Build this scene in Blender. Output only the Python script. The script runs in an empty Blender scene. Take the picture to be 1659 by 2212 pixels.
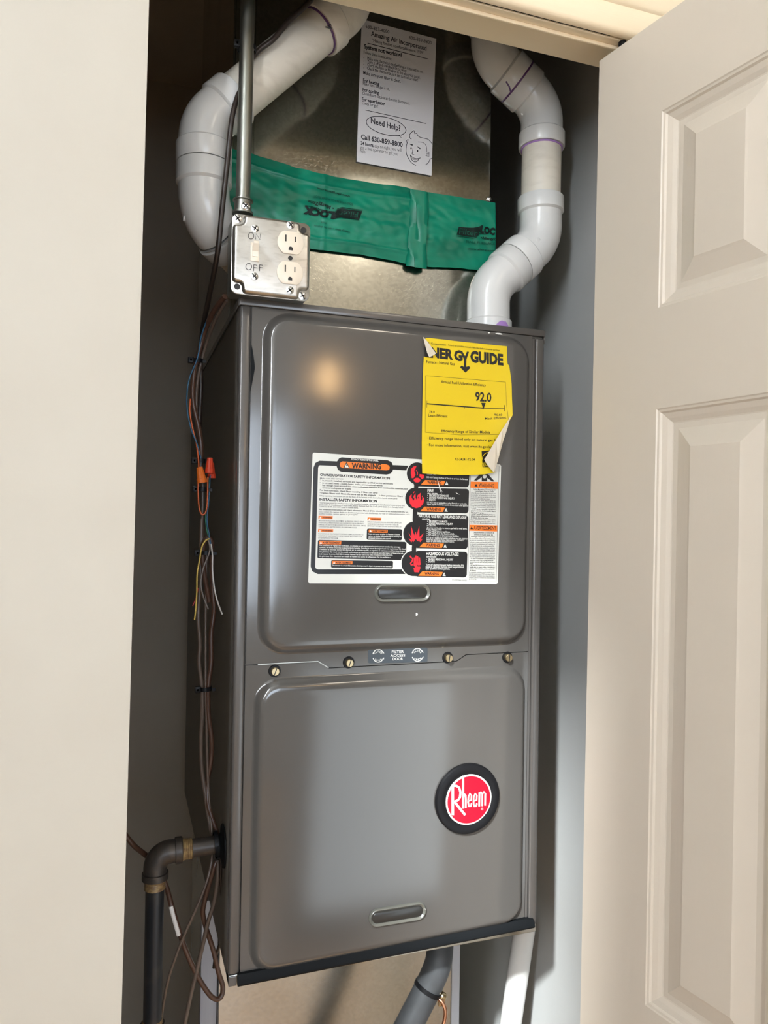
import bpy, bmesh, math, random
from mathutils import Vector, Matrix, noise
random.seed(4)
S = bpy.context.scene
COL = S.collection
# ------------------------------------------------------------------ camera
ZB = 0.80                      # height of the furnace base above the floor (metres)
YAW, PITCH, ROLL = 0.33020, 0.011657, 0.015713
CAM = Vector((-0.13614, -0.96999, 0.58432 + ZB))
FPX = 1650.0                   # focal length in pixels of a 1659 x 2212 frame
_f = Vector((math.sin(YAW) * math.cos(PITCH), math.cos(YAW) * math.cos(PITCH), math.sin(PITCH)))
_r0 = Vector((math.cos(YAW), -math.sin(YAW), 0)); _u0 = _r0.cross(_f)
_r = _r0 * math.cos(ROLL) + _u0 * math.sin(ROLL)
_u = -_r0 * math.sin(ROLL) + _u0 * math.cos(ROLL)
cd = bpy.data.cameras.new('camera'); co = bpy.data.objects.new('camera', cd); COL.objects.link(co)
cd.sensor_fit = 'HORIZONTAL'; cd.sensor_width = 36.0; cd.lens = 36.0 * FPX / 1659.0
cd.clip_start = 0.02
M = Matrix((( _r.x, _u.x, -_f.x, CAM.x), (_r.y, _u.y, -_f.y, CAM.y), (_r.z, _u.z, -_f.z, CAM.z), (0, 0, 0, 1)))
co.matrix_world = M
S.camera = co
# ------------------------------------------------------------------ world, exposure
S.view_settings.view_transform = 'Standard'; S.view_settings.look = 'None'
S.view_settings.gamma = 1.0; S.view_settings.use_curve_mapping = False
S.view_settings.exposure = 0.22
W_ = bpy.data.worlds.new('sky'); S.world = W_; W_.use_nodes = True
W_.node_tree.nodes['Background'].inputs[0].default_value = (0.55, 0.7, 1.0, 1)
W_.node_tree.nodes['Background'].inputs[1].default_value = 1.0
S.cycles.max_bounces = 8; S.cycles.diffuse_bounces = 5; S.cycles.glossy_bounces = 5
S.cycles.sample_clamp_indirect = 0.0; S.cycles.caustics_reflective = True; S.cycles.blur_glossy = 0.5
# strength of the daylight in each window pane, of the added low pane, and of the lamp
WIN_LEFT, WIN_BACK, GLOW_LOW_W, LAMP_W = 24.0, 7.0, 2.4, 15.0
# low sun through the narrow left window, reaching the foot of the closet's right wall
sl = bpy.data.lights.new('sun', 'SUN'); sl.energy = 12.0; sl.angle = math.radians(3); sl.color = (0.93, 0.98, 1.0)
so = bpy.data.objects.new('sun', sl); COL.objects.link(so); so.location = (-6, -8, 5)
so.rotation_euler = Vector((0.582, 0.711, -0.750)).to_track_quat('-Z', 'Y').to_euler()
# the room beyond the closet
RX0, RX1, RY0 = -1.75, 2.3, -3.25
CEIL = 2.44      # closet ceiling
HALL = 4.30      # the hall outside is two storeys high

# ------------------------------------------------------------------ helpers
def ray(u, v):
    return _r * ((u - 829.5) / FPX) - _u * ((v - 1106.0) / FPX) + _f
def pt(u, v, Y):
    d = ray(u, v); return CAM + d * ((Y - CAM.y) / d.y)
def ptx(u, v, X):
    d = ray(u, v); return CAM + d * ((X - CAM.x) / d.x)
ORG = {}
def tag(o, label=None, cat=None, group=None, kind=None):
    if label: o['label'] = label
    if cat: o['category'] = cat
    if group: o['group'] = group
    if kind: o['kind'] = kind
    return o
def thing(name, label, cat, loc=(0, 0, 0), group=None):
    o = bpy.data.objects.new(name, None); COL.objects.link(o)
    o.location = loc; o.empty_display_size = 0.05; ORG[o] = Vector(loc)
    return tag(o, label, cat, group)
def obj(name, bm, mat, parent=None, smooth=None, origin=None, recalc=True):
    """link a bmesh built in world coordinates as one mesh object"""
    if recalc: bmesh.ops.recalc_face_normals(bm, faces=bm.faces)
    org = ORG[parent] if parent is not None else Vector(origin) if origin is not None else None
    if org is None:
        xs = [v.co for v in bm.verts]
        org = Vector(((min(c.x for c in xs) + max(c.x for c in xs)) / 2, (min(c.y for c in xs) + max(c.y for c in xs)) / 2, min(c.z for c in xs)))
    bmesh.ops.translate(bm, vec=-org, verts=bm.verts)
    me = bpy.data.meshes.new(name); bm.to_mesh(me); bm.free()
    for m in (mat if isinstance(mat, (list, tuple)) else [mat]): me.materials.append(m)
    if smooth is not None:
        try:
            if smooth >= 180: me.polygons.foreach_set('use_smooth', [True] * len(me.polygons))
            else: me.set_sharp_from_angle(angle=math.radians(smooth)); me.polygons.foreach_set('use_smooth', [True] * len(me.polygons))
        except Exception as e: print(e)
    o = bpy.data.objects.new(name, me); COL.objects.link(o)
    if parent is not None: o.parent = parent
    else: o.location = org
    ORG[o] = org
    return o
def struct(name, bm, mat, parent=None, smooth=None):
    o = obj(name, bm, mat, parent, smooth)
    if parent is None: o['kind'] = 'structure'
    return o
def add_box(bm, x0, x1, y0, y1, z0, z1, bev=0.0, seg=2):
    b = bmesh.new(); r = bmesh.ops.create_cube(b, size=1.0)
    for v in b.verts:
        v.co = Vector(((x0 + x1) / 2 + v.co.x * (x1 - x0), (y0 + y1) / 2 + v.co.y * (y1 - y0), (z0 + z1) / 2 + v.co.z * (z1 - z0)))
    if bev > 0: bmesh.ops.bevel(b, geom=list(b.edges), offset=bev, segments=seg, profile=0.5, affect='EDGES')
    merge(bm, b)
def merge(bm, b):
    me = bpy.data.meshes.new('tmp'); b.to_mesh(me); b.free(); bm.from_mesh(me); bpy.data.meshes.remove(me)
def box(*a, **k):
    bm = bmesh.new(); add_box(bm, *a, **k); return bm
def sweep(bm, pts, radii, n=16, cap=True, flat=1.0):
    """tube along pts, parallel transported"""
    pts = [Vector(p) for p in pts]
    if not hasattr(radii, '__len__'): radii = [radii] * len(pts)
    tang = []
    for i in range(len(pts)):
        a = pts[max(0, i - 1)]; b = pts[min(len(pts) - 1, i + 1)]
        t = (b - a)
        tang.append(t.normalized() if t.length > 1e-9 else (tang[-1] if tang else Vector((0, 0, 1))))
    ref = Vector((0, 1, 0)) if abs(tang[0].y) < 0.9 else Vector((1, 0, 0))
    nrm = (ref - tang[0] * ref.dot(tang[0])).normalized()
    rings = []
    for p, t, r in zip(pts, tang, radii):
        nrm = (nrm - t * nrm.dot(t)).normalized(); b = t.cross(nrm)
        rings.append([bm.verts.new(p + (nrm * math.cos(2 * math.pi * k / n) * flat + b * math.sin(2 * math.pi * k / n)) * r) for k in range(n)])
    for a, b in zip(rings, rings[1:]):
        for k in range(n): bm.faces.new((a[k], a[(k + 1) % n], b[(k + 1) % n], b[k]))
    if cap:
        bm.faces.new(rings[0][::-1]); bm.faces.new(rings[-1])
    return rings
def spline(P, sub=8):
    P = [Vector(p) for p in P]; out = []
    for i in range(len(P) - 1):
        p0 = P[max(i - 1, 0)]; p1 = P[i]; p2 = P[i + 1]; p3 = P[min(i + 2, len(P) - 1)]
        for k in range(sub):
            t = k / sub
            out.append(0.5 * ((2 * p1) + (p2 - p0) * t + (2 * p0 - 5 * p1 + 4 * p2 - p3) * t * t + (3 * p1 - p0 - 3 * p2 + p3) * t ** 3))
    out.append(P[-1]); return out
def lathe(bm, c, axis, prof, n=24, cap=True):
    """prof: (distance along axis, radius)"""
    axis = Vector(axis).normalized(); c = Vector(c)
    return sweep_prof(bm, [c + axis * d for d, r in prof], [r for d, r in prof], axis, n, cap)
def sweep_prof(bm, pts, radii, axis, n, cap):
    ref = Vector((0, 0, 1)) if abs(axis.z) < 0.9 else Vector((1, 0, 0))
    a1 = (ref - axis * ref.dot(axis)).normalized(); a2 = axis.cross(a1); rings = []
    for p, r in zip(pts, radii):
        rings.append([bm.verts.new(p + (a1 * math.cos(2 * math.pi * k / n) + a2 * math.sin(2 * math.pi * k / n)) * r) for k in range(n)])
    for a, b in zip(rings, rings[1:]):
        for k in range(n): bm.faces.new((a[k], a[(k + 1) % n], b[(k + 1) % n], b[k]))
    if cap: bm.faces.new(rings[0][::-1]); bm.faces.new(rings[-1])
    return rings
def rrect(x0, x1, z0, z1, r, n=6):
    r = max(1e-5, min(r, (x1 - x0) / 2 - 1e-6, (z1 - z0) / 2 - 1e-6)); out = []
    for cx, cz, a0 in ((x1 - r, z1 - r, 0), (x0 + r, z1 - r, 90), (x0 + r, z0 + r, 180), (x1 - r, z0 + r, 270)):
        for k in range(n + 1):
            a = math.radians(a0 + 90 * k / n); out.append((cx + r * math.cos(a), cz + r * math.sin(a)))
    return out
def loops_xz(bm, loops, cap_last=True, cap_first=False):
    """loops: list of (outline [(x,z)], y); bridged in order"""
    L = [[bm.verts.new((x, y, z)) for x, z in o] for o, y in loops]
    n = len(L[0])
    for a, b in zip(L, L[1:]):
        for k in range(n): bm.faces.new((a[k], a[(k + 1) % n], b[(k + 1) % n], b[k]))
    if cap_last: bm.faces.new(L[-1])
    if cap_first: bm.faces.new(L[0][::-1])
    return L
def prism_y(bm, outline, y0, y1):
    loops_xz(bm, [(outline, y0), (outline, y1)], True, True)
def offset_poly(o, d):
    n = len(o); out = []
    area = sum(o[i][0] * o[(i + 1) % n][1] - o[(i + 1) % n][0] * o[i][1] for i in range(n))
    s = 1 if area > 0 else -1
    for i in range(n):
        p, q, r = o[i - 1], o[i], o[(i + 1) % n]
        def nn(a, b):
            ex, ez = b[0] - a[0], b[1] - a[1]; l = math.hypot(ex, ez) or 1e-9
            return (-ez / l * s, ex / l * s)
        a, b = nn(p, q), nn(q, r); mx, mz = a[0] + b[0], a[1] + b[1]; l = math.hypot(mx, mz) or 1e-9
        mx, mz = mx / l, mz / l; c = max(0.5, mx * a[0] + mz * a[1])
        out.append((q[0] + mx * d / c, q[1] + mz * d / c))
    return out

# ------------------------------------------------------------------ materials
def mat(name, col, rough=0.5, metal=0.0, spec=0.5, coat=0.0, emit=None, bump=None, var=None, trans=0.0, rvar=None):
    m = bpy.data.materials.new(name); m.use_nodes = True; nt = m.node_tree; b = nt.nodes['Principled BSDF']
    def C(c): return (c[0], c[1], c[2], 1.0)
    b.inputs['Base Color'].default_value = C(col); b.inputs['Roughness'].default_value = rough
    b.inputs['Metallic'].default_value = metal; b.inputs['Specular IOR Level'].default_value = spec
    b.inputs['Coat Weight'].default_value = coat; b.inputs['Coat Roughness'].default_value = 0.12
    if trans: b.inputs['Transmission Weight'].default_value = trans
    if emit: b.inputs['Emission Color'].default_value = C(emit[0]); b.inputs['Emission Strength'].default_value = emit[1]
    tc = nt.nodes.new('ShaderNodeTexCoord')
    def noise_node(scale, detail=4, stretch=None):
        n = nt.nodes.new('ShaderNodeTexNoise'); n.inputs['Scale'].default_value = scale; n.inputs['Detail'].default_value = detail
        if stretch:
            mp = nt.nodes.new('ShaderNodeMapping'); mp.inputs['Scale'].default_value = stretch
            nt.links.new(tc.outputs['Object'], mp.inputs[0]); nt.links.new(mp.outputs[0], n.inputs['Vector'])
        else: nt.links.new(tc.outputs['Object'], n.inputs['Vector'])
        return n
    if var:      # (scale, other colour, contrast low, contrast high[, stretch])
        n = noise_node(var[0], 5, var[4] if len(var) > 4 else None)
        r = nt.nodes.new('ShaderNodeValToRGB'); r.color_ramp.elements[0].position = var[2]; r.color_ramp.elements[1].position = var[3]
        r.color_ramp.elements[0].color = C(col); r.color_ramp.elements[1].color = C(var[1])
        nt.links.new(n.outputs['Fac'], r.inputs[0]); nt.links.new(r.outputs[0], b.inputs['Base Color'])
    if rvar:     # (scale, rough low, rough high[, stretch])
        n = noise_node(rvar[0], 4, rvar[3] if len(rvar) > 3 else None)
        mr = nt.nodes.new('ShaderNodeMapRange'); mr.inputs[1].default_value = 0.3; mr.inputs[2].default_value = 0.7
        mr.inputs[3].default_value = rvar[1]; mr.inputs[4].default_value = rvar[2]
        nt.links.new(n.outputs['Fac'], mr.inputs[0]); nt.links.new(mr.outputs[0], b.inputs['Roughness'])
    if bump:     # list of (scale, strength, distance[, stretch])
        prev = None
        for s in bump:
            n = noise_node(s[0], 3, s[3] if len(s) > 3 else None); bp = nt.nodes.new('ShaderNodeBump')
            bp.inputs['Strength'].default_value = s[1]; bp.inputs['Distance'].default_value = s[2]
            nt.links.new(n.outputs['Fac'], bp.inputs['Height'])
            if prev: nt.links.new(prev.outputs[0], bp.inputs['Normal'])
            prev = bp
        nt.links.new(prev.outputs[0], b.inputs['Normal'])
    return m
def galv(name, base, rough, spangle=1.0):
    m = mat(name, base, rough, 1.0); nt = m.node_tree; b = nt.nodes['Principled BSDF']
    tc = nt.nodes.new('ShaderNodeTexCoord')
    v = nt.nodes.new('ShaderNodeTexVoronoi'); v.inputs['Scale'].default_value = 260; nt.links.new(tc.outputs['Object'], v.inputs['Vector'])
    n = nt.nodes.new('ShaderNodeTexNoise'); n.inputs['Scale'].default_value = 9; n.inputs['Detail'].default_value = 6; nt.links.new(tc.outputs['Object'], n.inputs['Vector'])
    sp = nt.nodes.new('ShaderNodeSeparateColor'); nt.links.new(v.outputs['Color'], sp.inputs[0])
    mr = nt.nodes.new('ShaderNodeMapRange'); mr.inputs[3].default_value = 1 - 0.16 * spangle; mr.inputs[4].default_value = 1.0
    nt.links.new(sp.outputs[0], mr.inputs[0])
    mx = nt.nodes.new('ShaderNodeMix'); mx.data_type = 'RGBA'; mx.blend_type = 'MULTIPLY'; mx.inputs[0].default_value = 1.0
    mx.inputs[6].default_value = (base[0], base[1], base[2], 1); nt.links.new(mr.outputs[0], mx.inputs[7])
    nt.links.new(mx.outputs[2], b.inputs['Base Color'])
    rr = nt.nodes.new('ShaderNodeMapRange'); rr.inputs[1].default_value = 0.35; rr.inputs[2].default_value = 0.75; rr.inputs[3].default_value = rough - 0.03; rr.inputs[4].default_value = rough + 0.05
    nt.links.new(n.outputs['Fac'], rr.inputs[0]); nt.links.new(rr.outputs[0], b.inputs['Roughness'])
    b1 = nt.nodes.new('ShaderNodeBump'); b1.inputs['Strength'].default_value = 0.10 * spangle; b1.inputs['Distance'].default_value = 0.0004
    nt.links.new(sp.outputs[1], b1.inputs['Height'])
    b2 = nt.nodes.new('ShaderNodeBump'); b2.inputs['Strength'].default_value = 0.22; b2.inputs['Distance'].default_value = 0.004
    n2 = nt.nodes.new('ShaderNodeTexNoise'); n2.inputs['Scale'].default_value = 5; n2.inputs['Detail'].default_value = 1; nt.links.new(tc.outputs['Object'], n2.inputs['Vector'])
    nt.links.new(n2.outputs['Fac'], b2.inputs['Height']); nt.links.new(b1.outputs[0], b2.inputs['Normal']); nt.links.new(b2.outputs[0], b.inputs['Normal'])
    return m
MT = dict(
    cream=mat('cream_wall_paint', (0.53, 0.485, 0.405), 0.6, var=(7, (0.505, 0.455, 0.375), 0.45, 0.9), bump=[(180, 0.08, 0.001)]),
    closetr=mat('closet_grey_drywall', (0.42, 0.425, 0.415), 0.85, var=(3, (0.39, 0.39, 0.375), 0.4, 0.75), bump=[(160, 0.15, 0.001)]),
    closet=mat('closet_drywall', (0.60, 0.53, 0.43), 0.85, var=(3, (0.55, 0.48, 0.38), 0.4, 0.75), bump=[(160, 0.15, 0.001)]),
    ceil=mat('ceiling_white', (0.78, 0.76, 0.72), 0.9, bump=[(90, 0.2, 0.002)]),
    room=mat('room_wall_paint', (0.60, 0.575, 0.535), 0.8, bump=[(120, 0.1, 0.001)]),
    floor=mat('oak_floor', (0.52, 0.31, 0.15), 0.22, var=(4, (0.36, 0.20, 0.09), 0.35, 0.7, (1, 14, 1)), bump=[(30, 0.1, 0.001, (1, 14, 1))]),
    jamb=mat('jamb_cream_paint', (0.90, 0.75, 0.53), 0.45, bump=[(60, 0.1, 0.001, (1, 10, 10))]),
    doorp=mat('door_white_paint', (0.58, 0.51, 0.42), 0.42, bump=[(170, 0.35, 0.0008, (1, 1, 0.10)), (500, 0.08, 0.0004)]),
    paint=mat('furnace_grey_paint', (0.100, 0.094, 0.087), 0.125, 0.25, 0.8, 0.0, bump=[(900, 0.03, 0.0003), (5, 0.05, 0.004)]),
    paint2=mat('furnace_frame_paint', (0.100, 0.092, 0.085), 0.27, 0.25, 0.5, 0.2, bump=[(900, 0.03, 0.0003)]),
    side=mat('furnace_side_paint', (0.12, 0.11, 0.095), 0.45, 0.0, 0.4),
    black=mat('black_rubber', (0.006, 0.007, 0.008), 0.6, spec=0.12),
    blackp=mat('black_plastic', (0.007, 0.007, 0.008), 0.4, spec=0.2),
    galv=galv('galvanised_sheet', (0.46, 0.46, 0.42), 0.14),
    galv2=galv('galvanised_duct', (0.60, 0.60, 0.55), 0.24, 0.6),
    cover=mat('zinc_cover', (0.54, 0.52, 0.48), 0.30, 1.0, var=(120, (0.42, 0.40, 0.36), 0.5, 0.75, (0.5, 1, 1.6)), bump=[(400, 0.05, 0.0003)], rvar=(30, 0.26, 0.44)),
    emt=mat('conduit_zinc', (0.30, 0.30, 0.265), 0.4, 1.0, var=(70, (0.22, 0.22, 0.195), 0.4, 0.7, (1, 1, 0.2)), rvar=(50, 0.34, 0.5)),
    zinc=mat('screw_zinc', (0.70, 0.70, 0.68), 0.22, 1.0),
    brass=mat('screw_brass', (0.62, 0.50, 0.30), 0.33, 1.0),
    copper=mat('copper_wire', (0.60, 0.32, 0.20), 0.3, 1.0),
    ivory=mat('ivory_plastic', (0.76, 0.66, 0.53), 0.28),
    pvc=mat('white_pvc', (0.60, 0.595, 0.575), 0.22, bump=[(40, 0.03, 0.001)]),
    pvcp=mat('pvc_pipe_cream', (0.66, 0.61, 0.52), 0.38, var=(30, (0.55, 0.50, 0.42), 0.5, 0.8, (1, 1, 3))),
    purple=mat('purple_primer', (0.10, 0.035, 0.13), 0.35),
    purplel=mat('purple_primer_smear', (0.36, 0.20, 0.50), 0.4),
    green=mat('green_film', (0.003, 0.205, 0.120), 0.33, 0.0, 0.28, var=(12, (0.003, 0.125, 0.072), 0.4, 0.68, (1, 1, 2.0)), bump=[(30, 0.22, 0.0015, (0.7, 1, 2.4))]),
    paper=mat('white_paper', (0.64, 0.625, 0.63), 0.6),
    back=mat('label_back', (0.62, 0.55, 0.44), 0.7),
    label=mat('label_white', (0.66, 0.66, 0.61), 0.3, coat=0.1),
    yellow=mat('energy_yellow', (0.70, 0.50, 0.006), 0.35, bump=[(16, 0.12, 0.002)]),
    ink=mat('ink_black', (0.012, 0.012, 0.013), 0.3),
    inkp=mat('ink_on_paper', (0.03, 0.03, 0.04), 0.6),
    inkg=mat('ink_grey', (0.12, 0.12, 0.125), 0.5),
    inkf=mat('ink_film', (0.002, 0.010, 0.008), 0.5, spec=0.2),
    inkf2=mat('ink_film_faint', (0.003, 0.075, 0.045), 0.5, spec=0.2),
    inkw=mat('ink_white', (0.68, 0.68, 0.64), 0.3),
    orange=mat('ink_orange', (0.78, 0.18, 0.02), 0.3),
    redi=mat('ink_red', (0.74, 0.022, 0.035), 0.3),
    red=mat('badge_red', (0.42, 0.002, 0.018), 0.3, spec=0.3, coat=0.1),
    slate=mat('label_slate', (0.045, 0.055, 0.065), 0.3),
    gas=mat('black_iron', (0.055, 0.046, 0.040), 0.42, 0.4, var=(60, (0.11, 0.085, 0.065), 0.5, 0.8), bump=[(120, 0.3, 0.001)]),
    gasr=mat('black_iron_riser', (0.022, 0.024, 0.028), 0.36, 0.3, var=(40, (0.05, 0.045, 0.04), 0.55, 0.8)),
    dope=mat('pipe_dope', (0.30, 0.20, 0.08), 0.5, var=(160, (0.16, 0.09, 0.04), 0.4, 0.6)),
    brown=mat('cable_brown', (0.085, 0.042, 0.027), 0.32),
    brown2=mat('cable_taupe', (0.12, 0.085, 0.065), 0.35),
    darkc=mat('cable_dark', (0.022, 0.014, 0.011), 0.35),
    wblue=mat('wire_blue', (0.03, 0.12, 0.22), 0.35), worange=mat('wire_orange', (0.62, 0.12, 0.03), 0.35),
    wgreen=mat('wire_green', (0.02, 0.16, 0.09), 0.35), wyellow=mat('wire_yellow', (0.68, 0.48, 0.10), 0.35),
    wwhite=mat('wire_white', (0.72, 0.68, 0.64), 0.35), wgrey=mat('wire_grey', (0.20, 0.17, 0.15), 0.4), wred=mat('wire_red', (0.40, 0.03, 0.03), 0.35),
    nut=mat('wire_nut_orange', (0.80, 0.17, 0.02), 0.35), nut2=mat('wire_nut_red', (0.78, 0.07, 0.025), 0.35),
    hose=mat('grey_hose', (0.042, 0.045, 0.048), 0.55, var=(25, (0.065, 0.068, 0.072), 0.4, 0.8)),
    board=mat('duct_side_grey', (0.40, 0.40, 0.42), 0.6, var=(40, (0.30, 0.30, 0.33), 0.4, 0.7, (1, 1, 0.08))),
    lens=mat('sight_glass', (0.022, 0.021, 0.019), 0.3, 0.0, 0.5, coat=0.1),
    bezel=mat('clear_bezel', (0.115, 0.115, 0.10), 0.2, 0.0, 0.8, coat=0.4),
    frame=mat('window_frame_white', (0.8, 0.8, 0.78), 0.5),
    sky1=mat('window_daylight_left', (0, 0, 0), 1.0, emit=((0.86, 0.93, 1.0), WIN_LEFT)),
    sky2=mat('window_daylight_back', (0, 0, 0), 1.0, emit=((0.72, 0.84, 1.0), WIN_BACK)),
    glow_low=mat('added_low_glow', (0, 0, 0), 1.0, emit=((0.85, 0.94, 1.0), GLOW_LOW_W)),
    dome=mat('added_lamp_glow', (0.9, 0.88, 0.8), 0.4, emit=((1.0, 0.89, 0.74), 15.0)),
    bulb=mat('lamp_glass', (0.9, 0.8, 0.6), 0.4, emit=((1.0, 0.62, 0.28), LAMP_W)),
)

_nt = MT['sky1'].node_tree; _nt.nodes.clear()
_e = _nt.nodes.new('ShaderNodeEmission'); _e.inputs[0].default_value = (0.86, 0.93, 1.0, 1); _e.inputs[1].default_value = WIN_LEFT
_t = _nt.nodes.new('ShaderNodeBsdfTransparent'); _a = _nt.nodes.new('ShaderNodeAddShader'); _o = _nt.nodes.new('ShaderNodeOutputMaterial')
_nt.links.new(_e.outputs[0], _a.inputs[0]); _nt.links.new(_t.outputs[0], _a.inputs[1]); _nt.links.new(_a.outputs[0], _o.inputs[0])

# ------------------------------------------------------------------ printing on flat things
class Print:
    """collects flat print (polygons, lines, lettering) per ink colour on the plane y = Y (bent by disp)"""
    def __init__(s, Y, disp=None, lift=0.0003, crop=None):
        s.Y, s.disp, s.lift, s.b = Y, disp, lift, {}
        s.crop = crop or (0, 0, 1.0); s.k = 0
    def bm(s, c):
        if c not in s.b: s.b[c] = bmesh.new()
        return s.b[c]
    def px(s, p): return (s.crop[0] + p[0] / s.crop[2], s.crop[1] + p[1] / s.crop[2])
    def P(s, p): q = s.px(p); return pt(q[0], q[1], s.Y)
    def out(s, w, lvl):
        return Vector((w.x, s.Y - s.lift - lvl * 0.00012 - (s.k % 40) * 2.5e-6, w.z))
    def poly(s, c, pts, lvl=0):
        s.k += 1
        if c == 'orange': c = 'orange:%d' % s.k           # each orange banner is a piece of its own
        b = s.bm(c); vs = [b.verts.new(s.out(s.P(p), lvl)) for p in pts]; b.faces.new(vs)
    def line(s, c, pts, w, lvl=0, closed=False):
        """w in crop pixels"""
        s.k += 1
        pts = [Vector((p[0], p[1])) for p in pts]
        n = len(pts)
        L, R = [], []
        for i in range(n):
            a = pts[i - 1] if (closed or i > 0) else pts[i]; d = pts[(i + 1) % n] if (closed or i < n - 1) else pts[i]
            t = d - a
            if t.length < 1e-9: t = Vector((1, 0))
            t.normalize(); nn = Vector((-t.y, t.x)) * (w / 2)
            L.append(pts[i] + nn); R.append(pts[i] - nn)
        b = s.bm(c)
        l = [b.verts.new(s.out(s.P(p), lvl)) for p in L]; r = [b.verts.new(s.out(s.P(p), lvl)) for p in R]
        for i in range(n if closed else n - 1):
            j = (i + 1) % n; b.faces.new((l[i], l[j], r[j], r[i]))
    def rect(s, c, x0, y0, x1, y1, r=0, lvl=0, skew=(0, 0)):
        """skew: extra y at the right end, extra x at the bottom"""
        o = rrect(0, x1 - x0, 0, y1 - y0, r, 4) if r else [(0, 0), (x1 - x0, 0), (x1 - x0, y1 - y0), (0, y1 - y0)]
        s.poly(c, [(x0 + a + skew[1] * b / max(1e-6, y1 - y0), y0 + b + skew[0] * a / max(1e-6, x1 - x0)) for a, b in o], lvl)
    def ellipse(s, c, x, y, rx, ry=None, lvl=0, n=32):
        ry = ry or rx
        s.poly(c, [(x + rx * math.cos(2 * math.pi * k / n), y + ry * math.sin(2 * math.pi * k / n)) for k in range(n)], lvl)
    def text(s, c, st, p0, p1, h, lvl=1, bold=0.0, up=None, shear=0.0, res=2):
        """st set between the baseline points p0 and p1 (crop pixels), capitals h pixels high"""
        g = glyphs(st, bold, shear, res)
        if g is None: return
        vs, fs, x0, x1 = g
        a, e = s.P(p0), s.P(p1)
        if up is None: up = (p0[0], p0[1] - h)
        U = s.P(up) - a; X = (e - a) / max(1e-6, (x1 - x0))
        b = s.bm(c); nv = [b.verts.new(s.out(a + X * (x - x0) + U * (y / 0.69), lvl)) for x, y in vs]
        for f in fs:
            try: b.faces.new([nv[i] for i in f])
            except ValueError: pass
    def build(s, parent, names):
        for c, b in s.b.items():
            if s.disp: drape(b, s.disp)
            m = c.split(':')[0]; o = obj(names.get(m, 'print'), b, MT[m], parent, recalc=False)
            if m not in ('orange', 'redi'): o['kind'] = 'stuff'      # lettering, too small to pick apart
def drape(b, disp, step=0.004):
    """cut a flat mesh into small cells and push it onto a bent surface"""
    xs = [v.co.x for v in b.verts]; zs = [v.co.z for v in b.verts]
    for ax, lo, hi in (((1, 0, 0), min(xs), max(xs)), ((0, 0, 1), min(zs), max(zs))):
        c = (math.floor(lo / step) + 1) * step
        while c < hi:
            p = (c, 0, 0) if ax[0] else (0, 0, c)
            bmesh.ops.bisect_plane(b, geom=list(b.verts) + list(b.edges) + list(b.faces), plane_co=p, plane_no=ax); c += step
    for v in b.verts: v.co.y -= disp(v.co.x, v.co.z)
_gc = {}
def glyphs(st, bold, shear, res):
    k = (st, bold, shear, res)
    if k in _gc: return _gc[k]
    cu = bpy.data.curves.new('t', 'FONT'); cu.body = st; cu.size = 1.0; cu.offset = bold; cu.shear = shear; cu.resolution_u = res
    o = bpy.data.objects.new('t', cu); me = bpy.data.meshes.new_from_object(o)
    vs = [(v.co.x, v.co.y) for v in me.vertices]; fs = [tuple(p.vertices) for p in me.polygons]
    bpy.data.objects.remove(o); bpy.data.curves.remove(cu); bpy.data.meshes.remove(me)
    g = None if not vs else (vs, fs, min(v[0] for v in vs), max(v[0] for v in vs))
    _gc[k] = g; return g
INK = dict(ink='black_print', inkp='black_print', inkg='grey_print', inkw='white_print', orange='orange_banner', redi='pictogram',
           inkf='dark_print', inkf2='faint_print', label='white_field', slate='slate_field', yellow='yellow_field')

# ------------------------------------------------------------------ the setting
YF = -0.15      # front face of the closet front wall
YI = -0.070     # its closet side
SOF = ZB + 1.216
XR = 0.56       # closet right wall
XL = -0.34      # closet left wall
YB = 0.95       # closet back wall
pT, pB = pt(322, 0, YF), pt(262, 2212, YF)
def edge_x(z): return pB.x + (pT.x - pB.x) * (z - pB.z) / (pT.z - pB.z)
bm = bmesh.new()
def quadbox(bm, pts, y0, y1):
    prism_y(bm, pts, y0, y1)
prism_y(bm, [(RX0, 0), (edge_x(0), 0), (edge_x(HALL), HALL), (RX0, HALL)], YF, YI)
prism_y(bm, [(edge_x(SOF + .02), SOF + .02), (0.60, SOF + .02), (0.60, HALL), (edge_x(HALL), HALL)], YF + .02, YI)
prism_y(bm, [(0.60, 0), (RX1, 0), (RX1, HALL), (0.60, HALL)], YF + .02, YI)
struct('wall_front', bm, MT['cream'])
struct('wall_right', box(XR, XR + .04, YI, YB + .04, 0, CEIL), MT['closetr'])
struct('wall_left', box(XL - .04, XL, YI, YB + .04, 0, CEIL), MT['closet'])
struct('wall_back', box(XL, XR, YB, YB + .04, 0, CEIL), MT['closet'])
struct('floor', box(RX0 - .05, RX1 + .05, RY0 - .05, YB + .04, -0.05, 0), MT['floor'])
struct('ceiling', box(RX0 - .05, RX1 + .05, RY0 - .05, YI, HALL, HALL + .05), MT['ceil'])
struct('ceiling_closet', box(XL - .04, XR + .04, YI, YB + .04, CEIL, CEIL + .05), MT['closet'])
def wall_with_hole(name, axis, at, a0, a1, h0, h1, z0, z1, th):
    bm = bmesh.new()
    def B(p0, p1, q0, q1):
        if p1 - p0 < 1e-4 or q1 - q0 < 1e-4: return
        if axis == 'x': add_box(bm, min(at, at + th), max(at, at + th), p0, p1, q0, q1)
        else: add_box(bm, p0, p1, min(at, at + th), max(at, at + th), q0, q1)
    holes = sorted(zip(h0, h1, z0, z1))
    c = a0
    for b0, b1, c0, c1 in holes:
        B(c, b0, 0, HALL); B(b0, b1, 0, c0); B(b0, b1, c1, HALL); c = b1
    B(c, a1, 0, HALL)
    struct(name, bm, MT['room'])
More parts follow.
